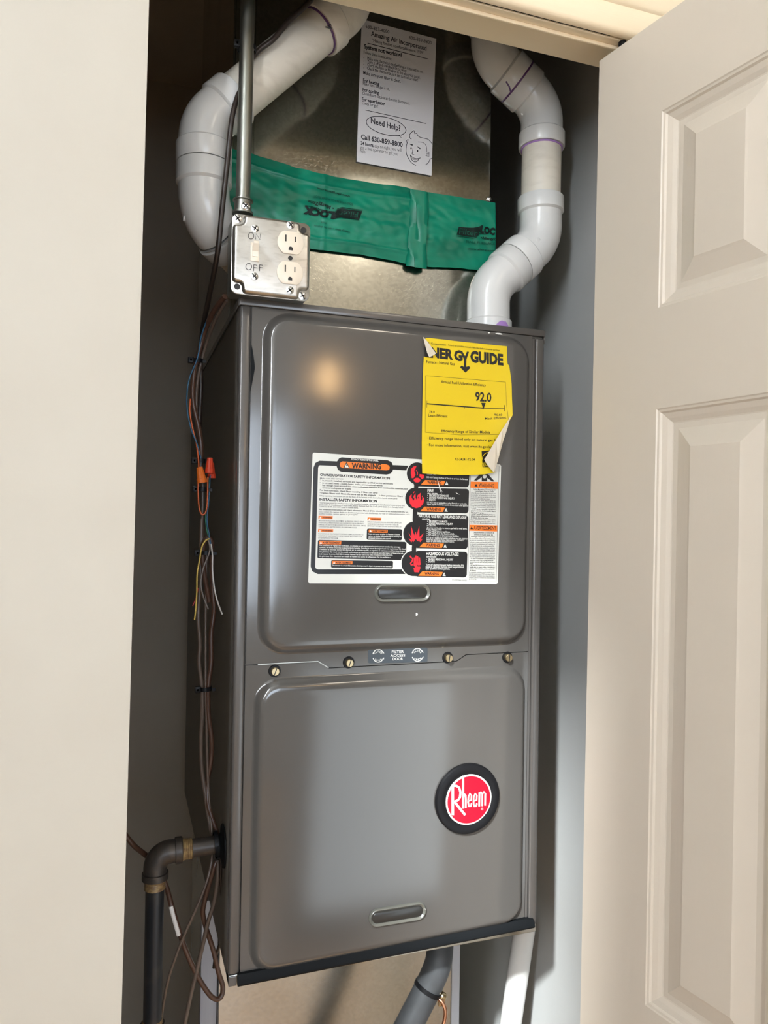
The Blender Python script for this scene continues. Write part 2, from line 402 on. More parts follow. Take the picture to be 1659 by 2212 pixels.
def window(name, axis, at, a0, a1, z0, z1, inward, skymat, mull=1):
    bm = bmesh.new(); t = 0.045
    def B(p0, p1, q0, q1, d0, d1):
        lo, hi = min(at + d0 * inward, at + d1 * inward), max(at + d0 * inward, at + d1 * inward)
        if axis == 'x': add_box(bm, lo, hi, p0, p1, q0, q1)
        else: add_box(bm, p0, p1, lo, hi, q0, q1)
    B(a0, a1, z0, z0 + t, -.04, .012); B(a0, a1, z1 - t, z1, -.04, .012); B(a0, a0 + t, z0 + t, z1 - t, -.04, .012); B(a1 - t, a1, z0 + t, z1 - t, -.04, .012)
    for k in range(mull):
        m = a0 + (a1 - a0) * (k + 1) / (mull + 1); B(m - .018, m + .018, z0 + t, z1 - t, -.03, .008)
    w = struct(name, bm, MT['frame'])
    p = bmesh.new()
    lo, hi = at - .022 * inward, at - .020 * inward
    if axis == 'x': add_box(p, min(lo, hi), max(lo, hi), a0 + t, a1 - t, z0 + t, z1 - t)
    else: add_box(p, a0 + t, a1 - t, min(lo, hi), max(lo, hi), z0 + t, z1 - t)
    obj('pane', p, skymat, w)
# room walls and windows: the daylight comes in from the left and from behind the camera; the low window is added
WL = (-2.80, -2.40, 1.50, 4.05)
WB = (-0.55, 0.66, 0.86, 2.02)
WC = (0.375, 1.30, 0.03, 0.96)
YJ = -1.45                     # nearer wall behind the camera, to the right, added to hold the low window
wall_with_hole('wall_west', 'x', RX0, RY0, YF, [WL[0]], [WL[1]], [WL[2]], [WL[3]], -.08)
wall_with_hole('wall_east', 'x', RX1, RY0, YF, [], [], [], [], .08)
wall_with_hole('wall_south', 'y', RY0, RX0, RX1, [WB[0]], [WB[1]], [WB[2]], [WB[3]], -.08)
wall_with_hole('wall_south_near', 'y', YJ, 0.345, RX1, [WC[0]], [WC[1]], [WC[2]], [WC[3]], -.08)
window('window_1', 'x', RX0, WL[0], WL[1], WL[2], WL[3], 1, MT['sky1'], 0)
window('window_2', 'y', RY0, WB[0], WB[1], WB[2], WB[3], 1, MT['sky2'], 0)
window('window_3', 'y', YJ, WC[0], WC[1], WC[2], WC[3], 1, MT['glow_low'], 0)  # added low glowing pane, there to be mirrored in the lower furnace door
# header: soffit board, bifold track, stepped casing
bm = bmesh.new(); add_box(bm, -0.30, 0.60, -0.147, YI, SOF, SOF + .02, .0015)
struct('trim_1', bm, MT['jamb'])
yR, yS = -0.127, -0.141
bm = bmesh.new()
add_box(bm, -0.30, 0.47, yR, yR + .0035, SOF - .010, SOF - .0002, .001)
add_box(bm, -0.30, 0.47, yR - .012, yR, SOF - .006, SOF - .0002, .001)
struct('trim_2', bm, MT['jamb'])
bm = bmesh.new(); add_box(bm, -0.30, 0.445, yS - .0005, yR - .012, SOF - .004, SOF - .0001)
struct('trim_3', bm, MT['black'])
za = pt(1273, 0, -.152); zb_ = pt(1303, 0, -.152)
sec = [(-.143, SOF - .006), (-.150, SOF - .006), (-.1545, SOF - .001), (-.155, SOF + .030), (-.1535, za.z - .002), (-.146, za.z + .001), (-.146, zb_.z - .006), (-.157, zb_.z - .002), (-.160, zb_.z + .004), (-.162, zb_.z + .05), (-.130, zb_.z + .05), (-.130, SOF + .02), (-.143, SOF + .02)]
bm = bmesh.new(); A = [bm.verts.new((-0.30, y, z)) for y, z in sec]; B = [bm.verts.new((0.70, y, z)) for y, z in sec]
for k in range(len(sec)): bm.faces.new((A[k], A[(k + 1) % len(sec)], B[(k + 1) % len(sec)], B[k]))
bm.faces.new(A[::-1]); bm.faces.new(B)
struct('trim_4', bm, MT['jamb'], smooth=50)

# bifold door, open, seen on its left face: moulded six-panel skin
TH = math.radians(10.0); DX0, DY0 = 0.437, -0.11
ds = Vector((math.sin(TH), -math.cos(TH), 0)); dn = Vector((-math.cos(TH), -math.sin(TH), 0))
def dpt(s, z, depth):     # s along the door, z above the furnace base, depth into the leaf
    lean = 0.0088 * (z - 0.3)
    return Vector((DX0 + lean, DY0, ZB + z)) + ds * s - dn * depth
DT, DBm, DW = 1.193, -0.785, 0.385
panels = [(0.111, 0.270, 0.842, 1.078), (0.111, 0.270, 0.022, 0.722), (0.111, 0.270, -0.64, -0.10)]
bm = bmesh.new()
def strip(pts): bm.faces.new([bm.verts.new(dpt(*p)) for p in pts])
zc = [DBm] + [z for p in reversed(panels) for z in (p[2], p[3])] + [DT]
s0, s1 = panels[0][0], panels[0][1]
for a, b in zip(zc, zc[1:]):
    strip([(0.006, a, 0), (s0, a, 0), (s0, b, 0), (0.006, b, 0)]); strip([(s1, a, 0), (DW, a, 0), (DW, b, 0), (s1, b, 0)])
for k in range(0, len(zc), 2):
    strip([(s0, zc[k], 0), (s1, zc[k], 0), (s1, zc[k + 1], 0), (s0, zc[k + 1], 0)])
T = 0.033
strip([(0.006, DBm, 0), (0.006, DT, 0), (0.006, DT, T), (0.006, DBm, T)]); strip([(DW, DBm, 0), (DW, DT, 0), (DW, DT, T), (DW, DBm, T)])
strip([(0.006, DT, 0), (DW, DT, 0), (DW, DT, T), (0.006, DT, T)]); strip([(0.006, DBm, 0), (DW, DBm, 0), (DW, DBm, T), (0.006, DBm, T)])
strip([(0.006, DBm, T), (DW, DBm, T), (DW, DT, T), (0.006, DT, T)])
bmesh.ops.remove_doubles(bm, verts=bm.verts, dist=1e-5)
door = struct('door_1', bm, MT['doorp'])
prof = [(0, 0), (.0015, .0012), (.004, .0018), (.006, .0040), (.012, .0062), (.017, .0088), (.0185, .0092), (.025, .0090), (.027, .0084), (.045, .0030), (.048, .0018)]
for p in panels:
    bm = bmesh.new(); L = []
    for ins, d in prof:
        L.append([bm.verts.new(dpt(s, z, d)) for s, z in ((p[0] + ins, p[2] + ins), (p[1] - ins, p[2] + ins), (p[1] - ins, p[3] - ins), (p[0] + ins, p[3] - ins))])
    for a, b in zip(L, L[1:]):
        for k in range(4): bm.faces.new((a[k], a[(k + 1) % 4], b[(k + 1) % 4], b[k]))
    bm.faces.new(L[-1])
    obj('panel', bm, MT['doorp'], door)
bm = bmesh.new(); c = dpt(0.03, DT, T / 2)
lathe(bm, c, (0, 0, 1), [(-.001, .005), (SOF - c.z - .006, .005)], 12)
obj('pivot_pin', bm, MT['blackp'], door, 40)
# warm ceiling lamp in the room
lamp = thing('wall_sconce', 'warm glowing globe lamp on the wall behind the camera', 'lamp', (0.43, YJ + .001, 1.80))
LC = Vector((0.43, YJ + .075, 1.845))
bm = bmesh.new(); lathe(bm, LC, (0, 0, 1), [(-.060, .004), (-.056, .014), (-.04, .028), (0, .038), (.04, .028), (.056, .014), (.060, .008)], 20)
obj('globe', bm, MT['bulb'], lamp, 180)
bm = bmesh.new(); lathe(bm, (LC.x, YJ + .001, LC.z - .060), (0, 1, 0), [(0, .045), (.008, .045), (.009, .008), (.074, .008)], 16); add_box(bm, LC.x - .008, LC.x + .008, LC.y - .008, LC.y + .008, LC.z - .068, LC.z - .058)
obj('bracket', bm, MT['blackp'], lamp, 40)

dome = thing('added_hanging_light', 'round frosted lamp added on a rod in the hall to brighten the duct', 'lamp', (0.62, -1.24, 2.34))  # made-up lamp, added to brighten what the return duct mirrors
bm = bmesh.new(); lathe(bm, (0.62, -1.24, 2.438), (0, 0, -1), [(-(HALL - 2.439), .05), (-(HALL - 2.46), .05), (-(HALL - 2.465), .006), (-.01, .006), (-.008, .12), (.022, .12), (.024, .112)], 28); obj('base', bm, MT['frame'], dome, 40)
bm = bmesh.new(); lathe(bm, (0.62, -1.24, 2.4135), (0, 0, -1), [(0, .112), (.025, .105), (.05, .08), (.065, .045), (.07, .004)], 28); obj('globe', bm, MT['dome'], dome, 180)

# ------------------------------------------------------------------ furnace
W, H = 0.4375, 0.8636
fur = thing('furnace', 'tall grey gas furnace with two embossed access doors in the closet', 'furnace', (W / 2, 0.35, ZB))
def Z(z): return ZB + z
obj('cabinet', box(0.0005, W - .0005, .004, .711, Z(0.0005), Z(H - .002), .001), MT['side'], fur)
bm = bmesh.new(); add_box(bm, 0, .0140, -.0012, .02, Z(.0125), Z(.8548), .0035, 3); obj('side_post', bm, MT['paint2'], fur, 40)
bm = bmesh.new(); add_box(bm, .4240, W, -.0012, .02, Z(.0085), Z(.8515), .0030, 3)
add_box(bm, .4180, .4235, .001, .02, Z(.0085), Z(.8515), .001, 1); obj('side_post', bm, MT['paint2'], fur, 40)
bm = bmesh.new(); add_box(bm, -.0006, W + .0006, -.0030, .006, Z(.8540), Z(H), .0012, 2)
add_box(bm, .0005, W - .0005, .004, .700, Z(.8615), Z(H), .0004, 1)
add_box(bm, -.0022, 0.0004, .000, .711, Z(.8540), Z(H), .0005, 1)
add_box(bm, W - .0004, W + .0012, .000, .711, Z(.8440), Z(H), .0005, 1)
obj('top_cap', bm, MT['paint2'], fur, 40)
bm = bmesh.new(); add_box(bm, .001, W - .001, -.0005, .05, Z(-.0012), Z(.0125), .0008); obj('bottom_rail', bm, MT['galv2'], fur)
bm = bmesh.new(); add_box(bm, 0.0005, .0105, -.0016, .02, Z(-.0008), Z(.0115), .0008); obj('corner_clip', bm, MT['paint2'], fur)
# the black gasket under the lower door, sagging a little to the left
bm = bmesh.new(); A = []
for x in [.0112 + (.4305 - .0112) * k / 24 for k in range(25)]:
    zz = Z(-.0002 + .0075 * (x / .43)); h = .0145 if x < .42 else .0115
    A.append([bm.verts.new((x, y, zz + z)) for y, z in ((.004, 0), (-.0065, .0005), (-.0085, .0035), (-.0080, h * .55), (-.0050, h), (.004, h + .001))])
for a, b in zip(A, A[1:]):
    for k in range(6): bm.faces.new((a[k], a[(k + 1) % 6], b[(k + 1) % 6], b[k]))
bm.faces.new(A[0][::-1]); bm.faces.new(A[-1]); obj('gasket', bm, MT['black'], fur, 40)
EMB = [(0, -.0008), (.0012, -.0012), (.0035, -.0032), (.0070, -.0068), (.0100, -.0088), (.0125, -.0096), (.0150, -.0099), (.0175, -.0100)]
YE = -.0100
def emboss(bm, x0, x1, z0, z1, r, right=0.62, fn=None):
    L = []
    for d, y in EMB:
        o = rrect(x0 + d, x1 - d * right, z0 + d, z1 - d, max(.004, r - d), 8)
        L.append((o, y))
    loops_xz(bm, L)
# upper door
notch = [(.1238, .3915), (.1100, .4003)]; notch2 = [(.3201, .4007), (.3053, .3922)]
bm = bmesh.new()
prism_y(bm, [(x, Z(z)) for x, z in [(.0150, .8535), (.0150, .4003), (.1100, .4003), (.1238, .3915), (.3053, .3922), (.3201, .4007), (.4175, .4009), (.4175, .8535)]], -.0008, .004)
emboss(bm, .0285, .4125, Z(.4110), Z(.8500), .036)
ud = obj('upper_door', bm, MT['paint'], fur, 30)
# lower door
bm = bmesh.new()
prism_y(bm, [(x, Z(z)) for x, z in [(.0145, .010), (.0145, .3990), (.1095, .3990), (.1233, .3902), (.3058, .3909), (.3206, .3994), (.4175, .3996), (.4175, .014)]], -.0008, .004)
emboss(bm, .0245, .4130, Z(.0075), Z(.3820), .034)
for v in bm.verts:
    z = v.co.z - ZB
    if z < .2: v.co.z += v.co.x * .022 * (1 - max(z, 0) / .2)
ld = obj('lower_door', bm, MT['paint'], fur, 30)
# bare edge where the paint has chipped along the joint of the doors
bm = bmesh.new(); pts = [(.030, .4003), (.0700, .4009), (.1085, .4008), (.1228, .3920)]
for (xa, za_), (xb, zb2) in zip(pts, pts[1:]):
    bm.faces.new([bm.verts.new((x, -.0013, Z(z))) for x, z in ((xa, za_ - .0012), (xb, zb2 - .0012), (xb, zb2), (xa, za_))])
tag(obj('chipped_edge', bm, mat('bare_edge', (0.55, 0.58, 0.56), 0.5), fur), 'pale bare metal edge of the lower door')
bm = bmesh.new()
bm.faces.new([bm.verts.new((x, -.0014, Z(z))) for x, z in ((.0146, .806), (.0162, .8), (.0190, .783), (.0198, .776), (.0182, .766), (.0160, .752), (.0146, .745))])
tag(obj('torn_gasket', bm, MT['black'], fur), 'torn black gasket edge beside the upper door')
# brass quarter-turn screws
for x, z, a in ((.0517, .3907, 70), (.1500, .3970, 72), (.2920, .3973, 82), (.3841, .3939, 84)):
    bm = bmesh.new(); lathe(bm, (x, -.0008, Z(z)), (0, -1, 0), [(0, .0078), (.0012, .0072), (.0013, .0052), (.0062, .0052), (.0070, .0046)], 24)
    s = obj('thumb_screw', bm, [MT['brass']], fur, 35)
    bm = bmesh.new(); add_box(bm, -.0049, .0049, -.00785, -.0074, -.00055, .00055)
    bmesh.ops.rotate(bm, cent=(0, 0, 0), matrix=Matrix.Rotation(-math.radians(a), 3, 'Y'), verts=bm.verts)
    bmesh.ops.translate(bm, vec=(x, -.0002, Z(z)), verts=bm.verts); obj('slot', bm, MT['ink'], s)
    bm = bmesh.new(); lathe(bm, (x, -.0009, Z(z)), (0, -1, 0), [(0, .0080), (.0014, .0074)], 24); obj('washer', bm, MT['blackp'], s, 35)
# sight windows: clear oval bezels
def sight(xc, zc_, w, h, name):
    bm = bmesh.new(); o = rrect(xc - w / 2, xc + w / 2, zc_ - h / 2, zc_ + h / 2, h / 2 - 1e-5, 8)
    def off(d): return rrect(xc - w / 2 + d, xc + w / 2 - d, zc_ - h / 2 + d, zc_ + h / 2 - d, h / 2 - d - 1e-5, 8)
    loops_xz(bm, [(o, YE + .0005), (off(.0006), YE - .0028), (off(.0018), YE - .0036), (off(.0030), YE - .0030), (off(.0042), YE - .0014), (off(.0048), YE - .0012)], False)
    s = obj(name, bm, MT['bezel'], fur, 60)
    bm = bmesh.new(); loops_xz(bm, [(off(.0047), YE - .0008), (off(.0052), YE - .0018), (off(.0060), YE - .0022)]); obj('pane', bm, MT['lens'], s, 40)
k_ = .9903
def toE(x, z): return -.13614 + (x + .13614) * k_, .58432 + (z - .58432) * k_
c = toE(.2244, .4872); sight(c[0], Z(c[1]), .0800, .0244, 'sight_window')
c = toE(.2244, .0557); sight(c[0], Z(c[1]), .0815, .0245, 'sight_window')
# chips in the paint, showing white
for u, v, w, h, Y in ((900, 1327, 4.5, 8, YE - .0002), (692, 1398, 3.5, 4, -.0012), (1078, 721, 16, 4, -.0034), (1056, 719, 5, 3, -.0034)):
    c = pt(u, v, Y); k = (c - CAM).dot(_f) / FPX; bm = bmesh.new()
    bm.faces.new([bm.verts.new((c.x + k * w * .5 * math.cos(a) * (1 + .25 * math.sin(3 * a + u)), Y, c.z + k * h * .5 * math.sin(a) * (1 + .2 * math.cos(2 * a)))) for a in [2 * math.pi * i / 10 for i in range(10)]])
    tag(obj('paint_chip', bm, MT['inkw'], fur), 'white chip in the grey paint')
# filter access label between the doors
q = (780, 1380, 10.369)
pr = Print(-.0012, lift=.0003, crop=q)
bm = bmesh.new()
a, b = pr.P((158, 232)), pr.P((1485, 520)); o = [pr.P(p) for p in ((158, 250), (185, 222), (1460, 198), (1487, 225), (1485, 495), (1460, 520), (190, 548), (158, 525))]
prism_y(bm, [(p.x, p.z) for p in o], -.0009, -.0013)
fl = obj('filter_label', bm, MT['slate'], fur)
def arc(cx, cy, rx, ry, a0, a1, n=14): return [(cx + rx * math.cos(math.radians(a0 + (a1 - a0) * k / n)), cy - ry * math.sin(math.radians(a0 + (a1 - a0) * k / n))) for k in range(n + 1)]
for cx, cy in ((382, 378), (1262, 358)):
    pr.line('inkw', arc(cx, cy, 124, 140, 165, 25), 18); pr.poly('inkw', [(cx + 95, cy - 85), (cx + 122, cy - 92), (cx + 134, cy - 40)])
    pr.line('inkw', arc(cx, cy, 124, 142, 200, 335), 18); pr.poly('inkw', [(cx + 92, cy + 72), (cx + 128, cy + 80), (cx + 130, cy + 36)])
    for word, sgn in (('CLOSE', 1), ('OPEN', -1)):
        for i, ch in enumerate(word):
            f = (i - (len(word) - 1) / 2)
            ang = math.radians(90 - f * 27) if sgn > 0 else math.radians(270 + f * 27)
            rr = 70 if sgn > 0 else 112
            bx, by = cx + rr * math.cos(ang), cy - rr * 1.1 * math.sin(ang)
            if sgn > 0: tx, ty = math.sin(ang), math.cos(ang)
            else: tx, ty = -math.sin(ang), -math.cos(ang)
            w = 14
            pr.text('inkw', ch, (bx - tx * w, by - ty * w), (bx + tx * w, by + ty * w), 34, 1, .02, up=(bx - tx * w + ty * 36, by - ty * w - tx * 36))
for st, x0, x1, y, dy in (('FILTER', 686, 955, 320, -6), ('ACCESS', 655, 987, 402, -8), ('DOOR', 704, 936, 476, -5)):
    pr.text('inkw', st, (x0, y), (x1, y + dy), 56, 1, .02)
pr.build(fl, INK)

# ------------------------------------------------------------------ warning label
LY = YE - .0001
qa = (660, 970, 7.2130); qb = (860, 970, 7.2130)
def AB(p): return (p[0] + 200 * 7.213, p[1])      # crop b pixel in crop a frame
pr = Print(LY - .0003, lift=.0001, crop=qa)
o = [pr.P(p) for p in ((110, 75), (130, 55), AB((1585, 240)), AB((1605, 262)), AB((1552, 2085)), AB((1530, 2105)), (60, 2092), (42, 2068))]
bm = bmesh.new(); prism_y(bm, [(p.x, p.z) for p in o], LY + .0002, LY - .0003)
wl = obj('warning_label', bm, MT['label'], fur)
# black frame line
pr.line('ink', [(490, 228), (220, 218), (180, 240), (160, 290), (115, 1830), (130, 1880), (190, 1912), (1660, 1912)], 72)
pr.line('ink', [(1340, 285), (1660, 298)], 72)
o = [(560, 130), (1280, 175), (1340, 205), (1368, 270), (1358, 340), (1320, 385), (1260, 398), (560, 355), (505, 325), (480, 260), (492, 190), (520, 148)]
pr.poly('ink', o, 1)
pr.poly('orange', [(575, 193), (1260, 240), (1300, 258), (1312, 290), (1300, 325), (1262, 334), (575, 295), (540, 275), (532, 243), (545, 208)], 2)
pr.text('inkw', 'DO NOT REMOVE THIS LABEL', (715, 172), (1135, 196), 26, 3, .03)
pr.text('ink', 'WARNING', (718, 300), (1178, 313), 82, 3, .035)
def tri(c1, c2, x, y, w, h, lvl=3):
    pr.poly(c1, [(x, y), (x + w / 2, y - h), (x + w, y)], lvl); pr.line(c2, [(x + w / 2, y - h * .68), (x + w / 2, y - h * .28)], w * .12, lvl + 1)
pr.poly('ink', [(590, 290), (637, 200), (688, 296)], 3); pr.poly('inkw', [(606, 285), (637, 226), (672, 290)], 4); pr.line('ink', [(637, 240), (638, 270)], 9, 5)
pr.text('ink', 'OWNER/OPERATOR SAFETY INFORMATION', (226, 416), (1312, 474), 36, 1, .035)
T_ = [('Make sure this furnace:', 226, 466, 590, 476, 24, .01), ('•', 222, 492, 234, 492, 22, 0), ('is properly installed, serviced, and repaired by qualified service technicians', 262, 500, 1362, 552, 24, .012),
      ('•', 220, 530, 232, 530, 22, 0), ('is not used inside a mobile home, trailer, or recreational vehicle', 262, 540, 1198, 580, 24, .012), ('•', 220, 568, 232, 568, 22, 0),
      ('has enough room around it to ensure adequate clearance from combustible materials, and', 262, 575, 1586, 632, 24, .012), ('to ensure adequate air supply', 262, 614, 710, 632, 24, .012),
      ('For best operation, check filters monthly. If filters are dirty:', 222, 652, 1126, 696, 25, .012), ('• replace filters with filters the same size as the originals', 222, 694, 1092, 732, 25, .012), ('• clean permanent filters', 1146, 733, 1512, 748, 25, .012),
      ('Safety operating instructions are on the front of the furnace or the back of the burner access panel', 218, 736, 1428, 782, 21, .008),
      ('This furnace must be installed indoors by a qualified installer, according to manufacturer\'s instructions and', 216, 846, 1540, 892, 22, .006),
      ('local codes. In the absence of local codes, follow National Fuel Gas Code (ANSI Z223.1); in Canada, follow', 214, 876, 1520, 922, 22, .006),
      ('CAN/CGA-B149. DO NOT install in mobile home.', 210, 906, 820, 926, 22, .008),
      ('See Installation Instructions and User\'s Information Manual (if this information is not included with the fur-', 208, 950, 1600, 992, 22, .012),
      ('nace, contact the nearest dealer or distributor) provided with this furnace. For help or additional information, call a', 206, 986, 1624, 1030, 22, .004),
      ('qualified installer, service agency, or gas supplier.', 206, 1018, 815, 1032, 22, .004)]
for st, x0, y0, x1, y1, h, bo in T_: pr.text('inkg' if bo < .011 else 'ink', st, (x0, y0), (x1, y1), h, 1, bo)
pr.text('ink', 'INSTALLER SAFETY INFORMATION', (216, 802), (1112, 830), 38, 1, .035)
def obox(x0, y0, x1, y1, word, lvl=1, dark=True):
    pr.rect('orange', x0, y0, x1, y1, 3, lvl, (5, -3)); h = (y1 - y0)
    pr.poly('inkw', [(x0 + 10, y1 - 6), (x0 + 28, y0 + 10), (x0 + 46, y1 - 6)], lvl + 1)
    pr.text('ink', word, (x0 + 56, y1 - 10), (x1 - 14, y1 - 6), h * .52, lvl + 1, .03)
obox(203, 1040, 424, 1086, 'WARNING'); obox(966, 1066, 1178, 1112, 'WARNING'); obox(196, 1244, 432, 1290, 'WARNING')
for st, x0, y0, x1, y1 in (('IMPROPER INSTALLATION, ADJUSTMENT, ALTERATION, SERVICE, REPAIR,', 203, 1124, 912, 1144), ('OPERATION, OR MAINTENANCE CAN CAUSE BODILY INJURY, PROPERTY', 203, 1156, 905, 1174),
        ('DAMAGE, OR DEATH FROM HAZARDS SUCH AS FIRE, EXPLOSION, SMOKE,', 200, 1188, 940, 1206), ('CONDENSATION, ELECTRIC SHOCK, OR CARBON MONOXIDE.', 200, 1220, 800, 1236),
        ('UPFLOW FURNACES HAVE AN OPEN BASE FOR RETURN', 964, 1146, 1494, 1160), ('AIR. BASE MUST BE SEALED WHEN NOT USED. SEE', 964, 1178, 1448, 1190), ('IMPORTANT INFORMATION AND BASE PLATE PARTS LIST.', 964, 1208, 1502, 1222),
        ('PROPOSITION 65: THIS PRODUCT CONTAINS CHEMICALS KNOWN TO', 196, 1330, 898, 1344), ('THE STATE OF CALIFORNIA TO CAUSE CANCER, BIRTH DEFECTS OR', 194, 1362, 880, 1374), ('OTHER REPRODUCTIVE HARM.', 194, 1394, 508, 1400)):
    pr.text('inkg', st, (x0, y0), (x1, y1), 20, 1, .004)
pr.rect('ink', 956, 1240, 1506, 1412, 24, 1, (10, -6)); obox(984, 1252, 1280, 1300, 'AVERTISSEMENT', 2)
pr.rect('ink', 192, 1416, 1572, 1700, 24, 1, (30, -10)); obox(210, 1428, 556, 1482, 'AVERTISSEMENT', 2)
pr.rect('ink', 400, 1730, 1364, 1846, 20, 1, (14, -5)); obox(416, 1742, 732, 1790, 'AVERTISSEMENT', 2)
for st, x0, y0, x1, y1, h in (('Ne pas entreposer et utiliser de l\'essence ni d\'autres', 972, 1332, 1468, 1342, 22), ('vapeurs ou liquides inflammables dans le voisinage de', 972, 1364, 1492, 1374, 22), ('cet appareil, ni de tout autre appareil.', 972, 1396, 1330, 1404, 22),
        ('Une installation, un réglage, une modification, un entretien ou une maintenance incorrects peuvent entraîner des dommages', 216, 1508, 1476, 1536, 22), ('matériels, des lésions corporelles ou la perte de vies humaines. Consulter le manuel des usagers fourni avec ce générateur d\'air chaud.', 214, 1540, 1560, 1568, 22),
        ('L\'installation et l\'entretien doivent être effectués par un installateur qualifié, un organisme de maintenance ou le fournisseur de gaz.»', 212, 1572, 1550, 1600, 22), ('«Ce générateur d\'air chaud doit être installé conformément aux instructions du fabricant et aux codes locaux. En l\'absence de code', 210, 1610, 1520, 1636, 22),
        ('local, respecter la norme ANSI Z223.1, intitulée National Fuel Gas Code ou les codes d\'installation CAN/CGA-B149.»', 210, 1644, 1356, 1664, 22), ('«Le générateur d\'air chaud doit être installé de manière à ce qu\'il y ait suffisamment d\'air de ventilation.»', 208, 1678, 1320, 1698, 22),
        ('Déconnecter du circuit d\'alimentation électrique avant le départ du panneau ou tout entretien.', 414, 1822, 1342, 1838, 22)):
    pr.text('inkw', st, (x0, y0), (x1, y1), h, 3, .016)
# right half of the label, drawn in the second crop's frame
pr.crop = qb
pr.line('ink', [(-30, 290), (200, 305)], 70)
pr.line('ink', [(292, 380), (268, 790), (250, 1320), (240, 1800)], 66)
for x, y, r in ((292, 380, 172), (262, 770, 168), (252, 1318, 190), (232, 1782, 196)):
    pr.ellipse('label', x, y, r * 1.0, r * 1.06, 1)
for x0, y0, x1, y1 in ((250, 330, 1112, 580), (290, 606, 1104, 986), (260, 1018, 1092, 1542), (270, 1584, 1078, 1984)):
    pr.rect('ink', x0, y0, x1, y1, 46, 2, (16, -12))
for x, y, r in ((292, 380, 172), (262, 770, 168), (252, 1318, 190), (232, 1782, 196)):
    pr.ellipse('ink', x, y, r * .92, r * 1.0, 3)
pr.line('ink', [(292, 480), (272, 660)], 66, 3); pr.line('ink', [(266, 900), (258, 1200)], 66, 3); pr.line('ink', [(250, 1450), (242, 1640)], 66, 3)
for y, st in ((560, 0), (975, 1), (1535, 2), (1978, 3)):
    dx = (20, 10, -5, -20)[st]
    pr.poly('ink', [(270 + dx, y - 90), (700 + dx, y - 85), (700 + dx, y), (270 + dx, y)], 3)
    pr.poly('orange', [(418 + dx - 20, y - 76), (725 + dx - 10, y - 62), (685 + dx, y + 4), (342 + dx - 10, y - 6)], 4)
    pr.text('ink', 'WARNING', (445 + dx - 15, y - 20), (660 + dx - 10, y - 12), 44, 5, .03)
    pr.poly('inkw', [(710 + dx, y - 2), (735 + dx, y - 56), (760 + dx, y + 2)], 4); pr.line('ink', [(735 + dx, y - 36), (735 + dx, y - 16)], 7, 5)
# red pictograms
pr.poly('redi:0', [(196, 380), (200, 310), (235, 275), (285, 262), (270, 300), (250, 340), (268, 400), (240, 450), (210, 455)], 4)
pr.ellipse('redi:0', 292, 485, 52, 36, 4); pr.poly('redi:0', [(330, 390), (405, 400), (398, 450), (372, 470), (330, 430)], 4); pr.line('redi:0', [(280, 330), (300, 360), (296, 410)], 10, 4)
pr.poly('redi:1', [(172, 780), (180, 730), (210, 700), (205, 750), (225, 790), (245, 720), (268, 690), (270, 760), (285, 790), (300, 720), (350, 682), (345, 740), (365, 780), (400, 750), (404, 800), (385, 860), (340, 905), (280, 922), (220, 900), (180, 850)], 4)
pr.poly('ink', [(225, 810), (232, 765), (250, 750), (248, 790)], 5); pr.poly('ink', [(352, 800), (350, 745), (372, 770), (368, 800)], 5); pr.poly('ink', [(300, 760), (318, 735), (312, 775)], 5)
pr.poly('redi:1', [(240, 665), (262, 660), (230, 700)], 4); pr.poly('redi:1', [(368, 745), (382, 715), (384, 760)], 4)
pr.poly('redi:2', [(160, 1390), (210, 1420), (158, 1300), (205, 1370), (200, 1200), (250, 1350), (272, 1285), (285, 1350), (326, 1200), (330, 1370), (398, 1310), (345, 1420), (385, 1392), (340, 1452), (318, 1410), (310, 1440), (270, 1400), (230, 1455), (220, 1420), (205, 1458)], 4)
pr.poly('redi:3', [(240, 1775), (240, 1690), (258, 1690), (262, 1660), (282, 1658), (288, 1670), (308, 1668), (312, 1690), (338, 1690), (345, 1760), (352, 1800), (320, 1815), (290, 1800), (300, 1830), (340, 1830), (345, 1850), (320, 1920), (250, 1918), (236, 1850), (265, 1845), (240, 1810)], 4)
for x in (262, 286, 310): pr.line('ink', [(x, 1690), (x - 2, 1770)], 5, 5)
pr.line('redi:3', [(180, 1664), (200, 1690), (225, 1710), (215, 1750), (190, 1780), (200, 1805), (235, 1800)], 20, 4)
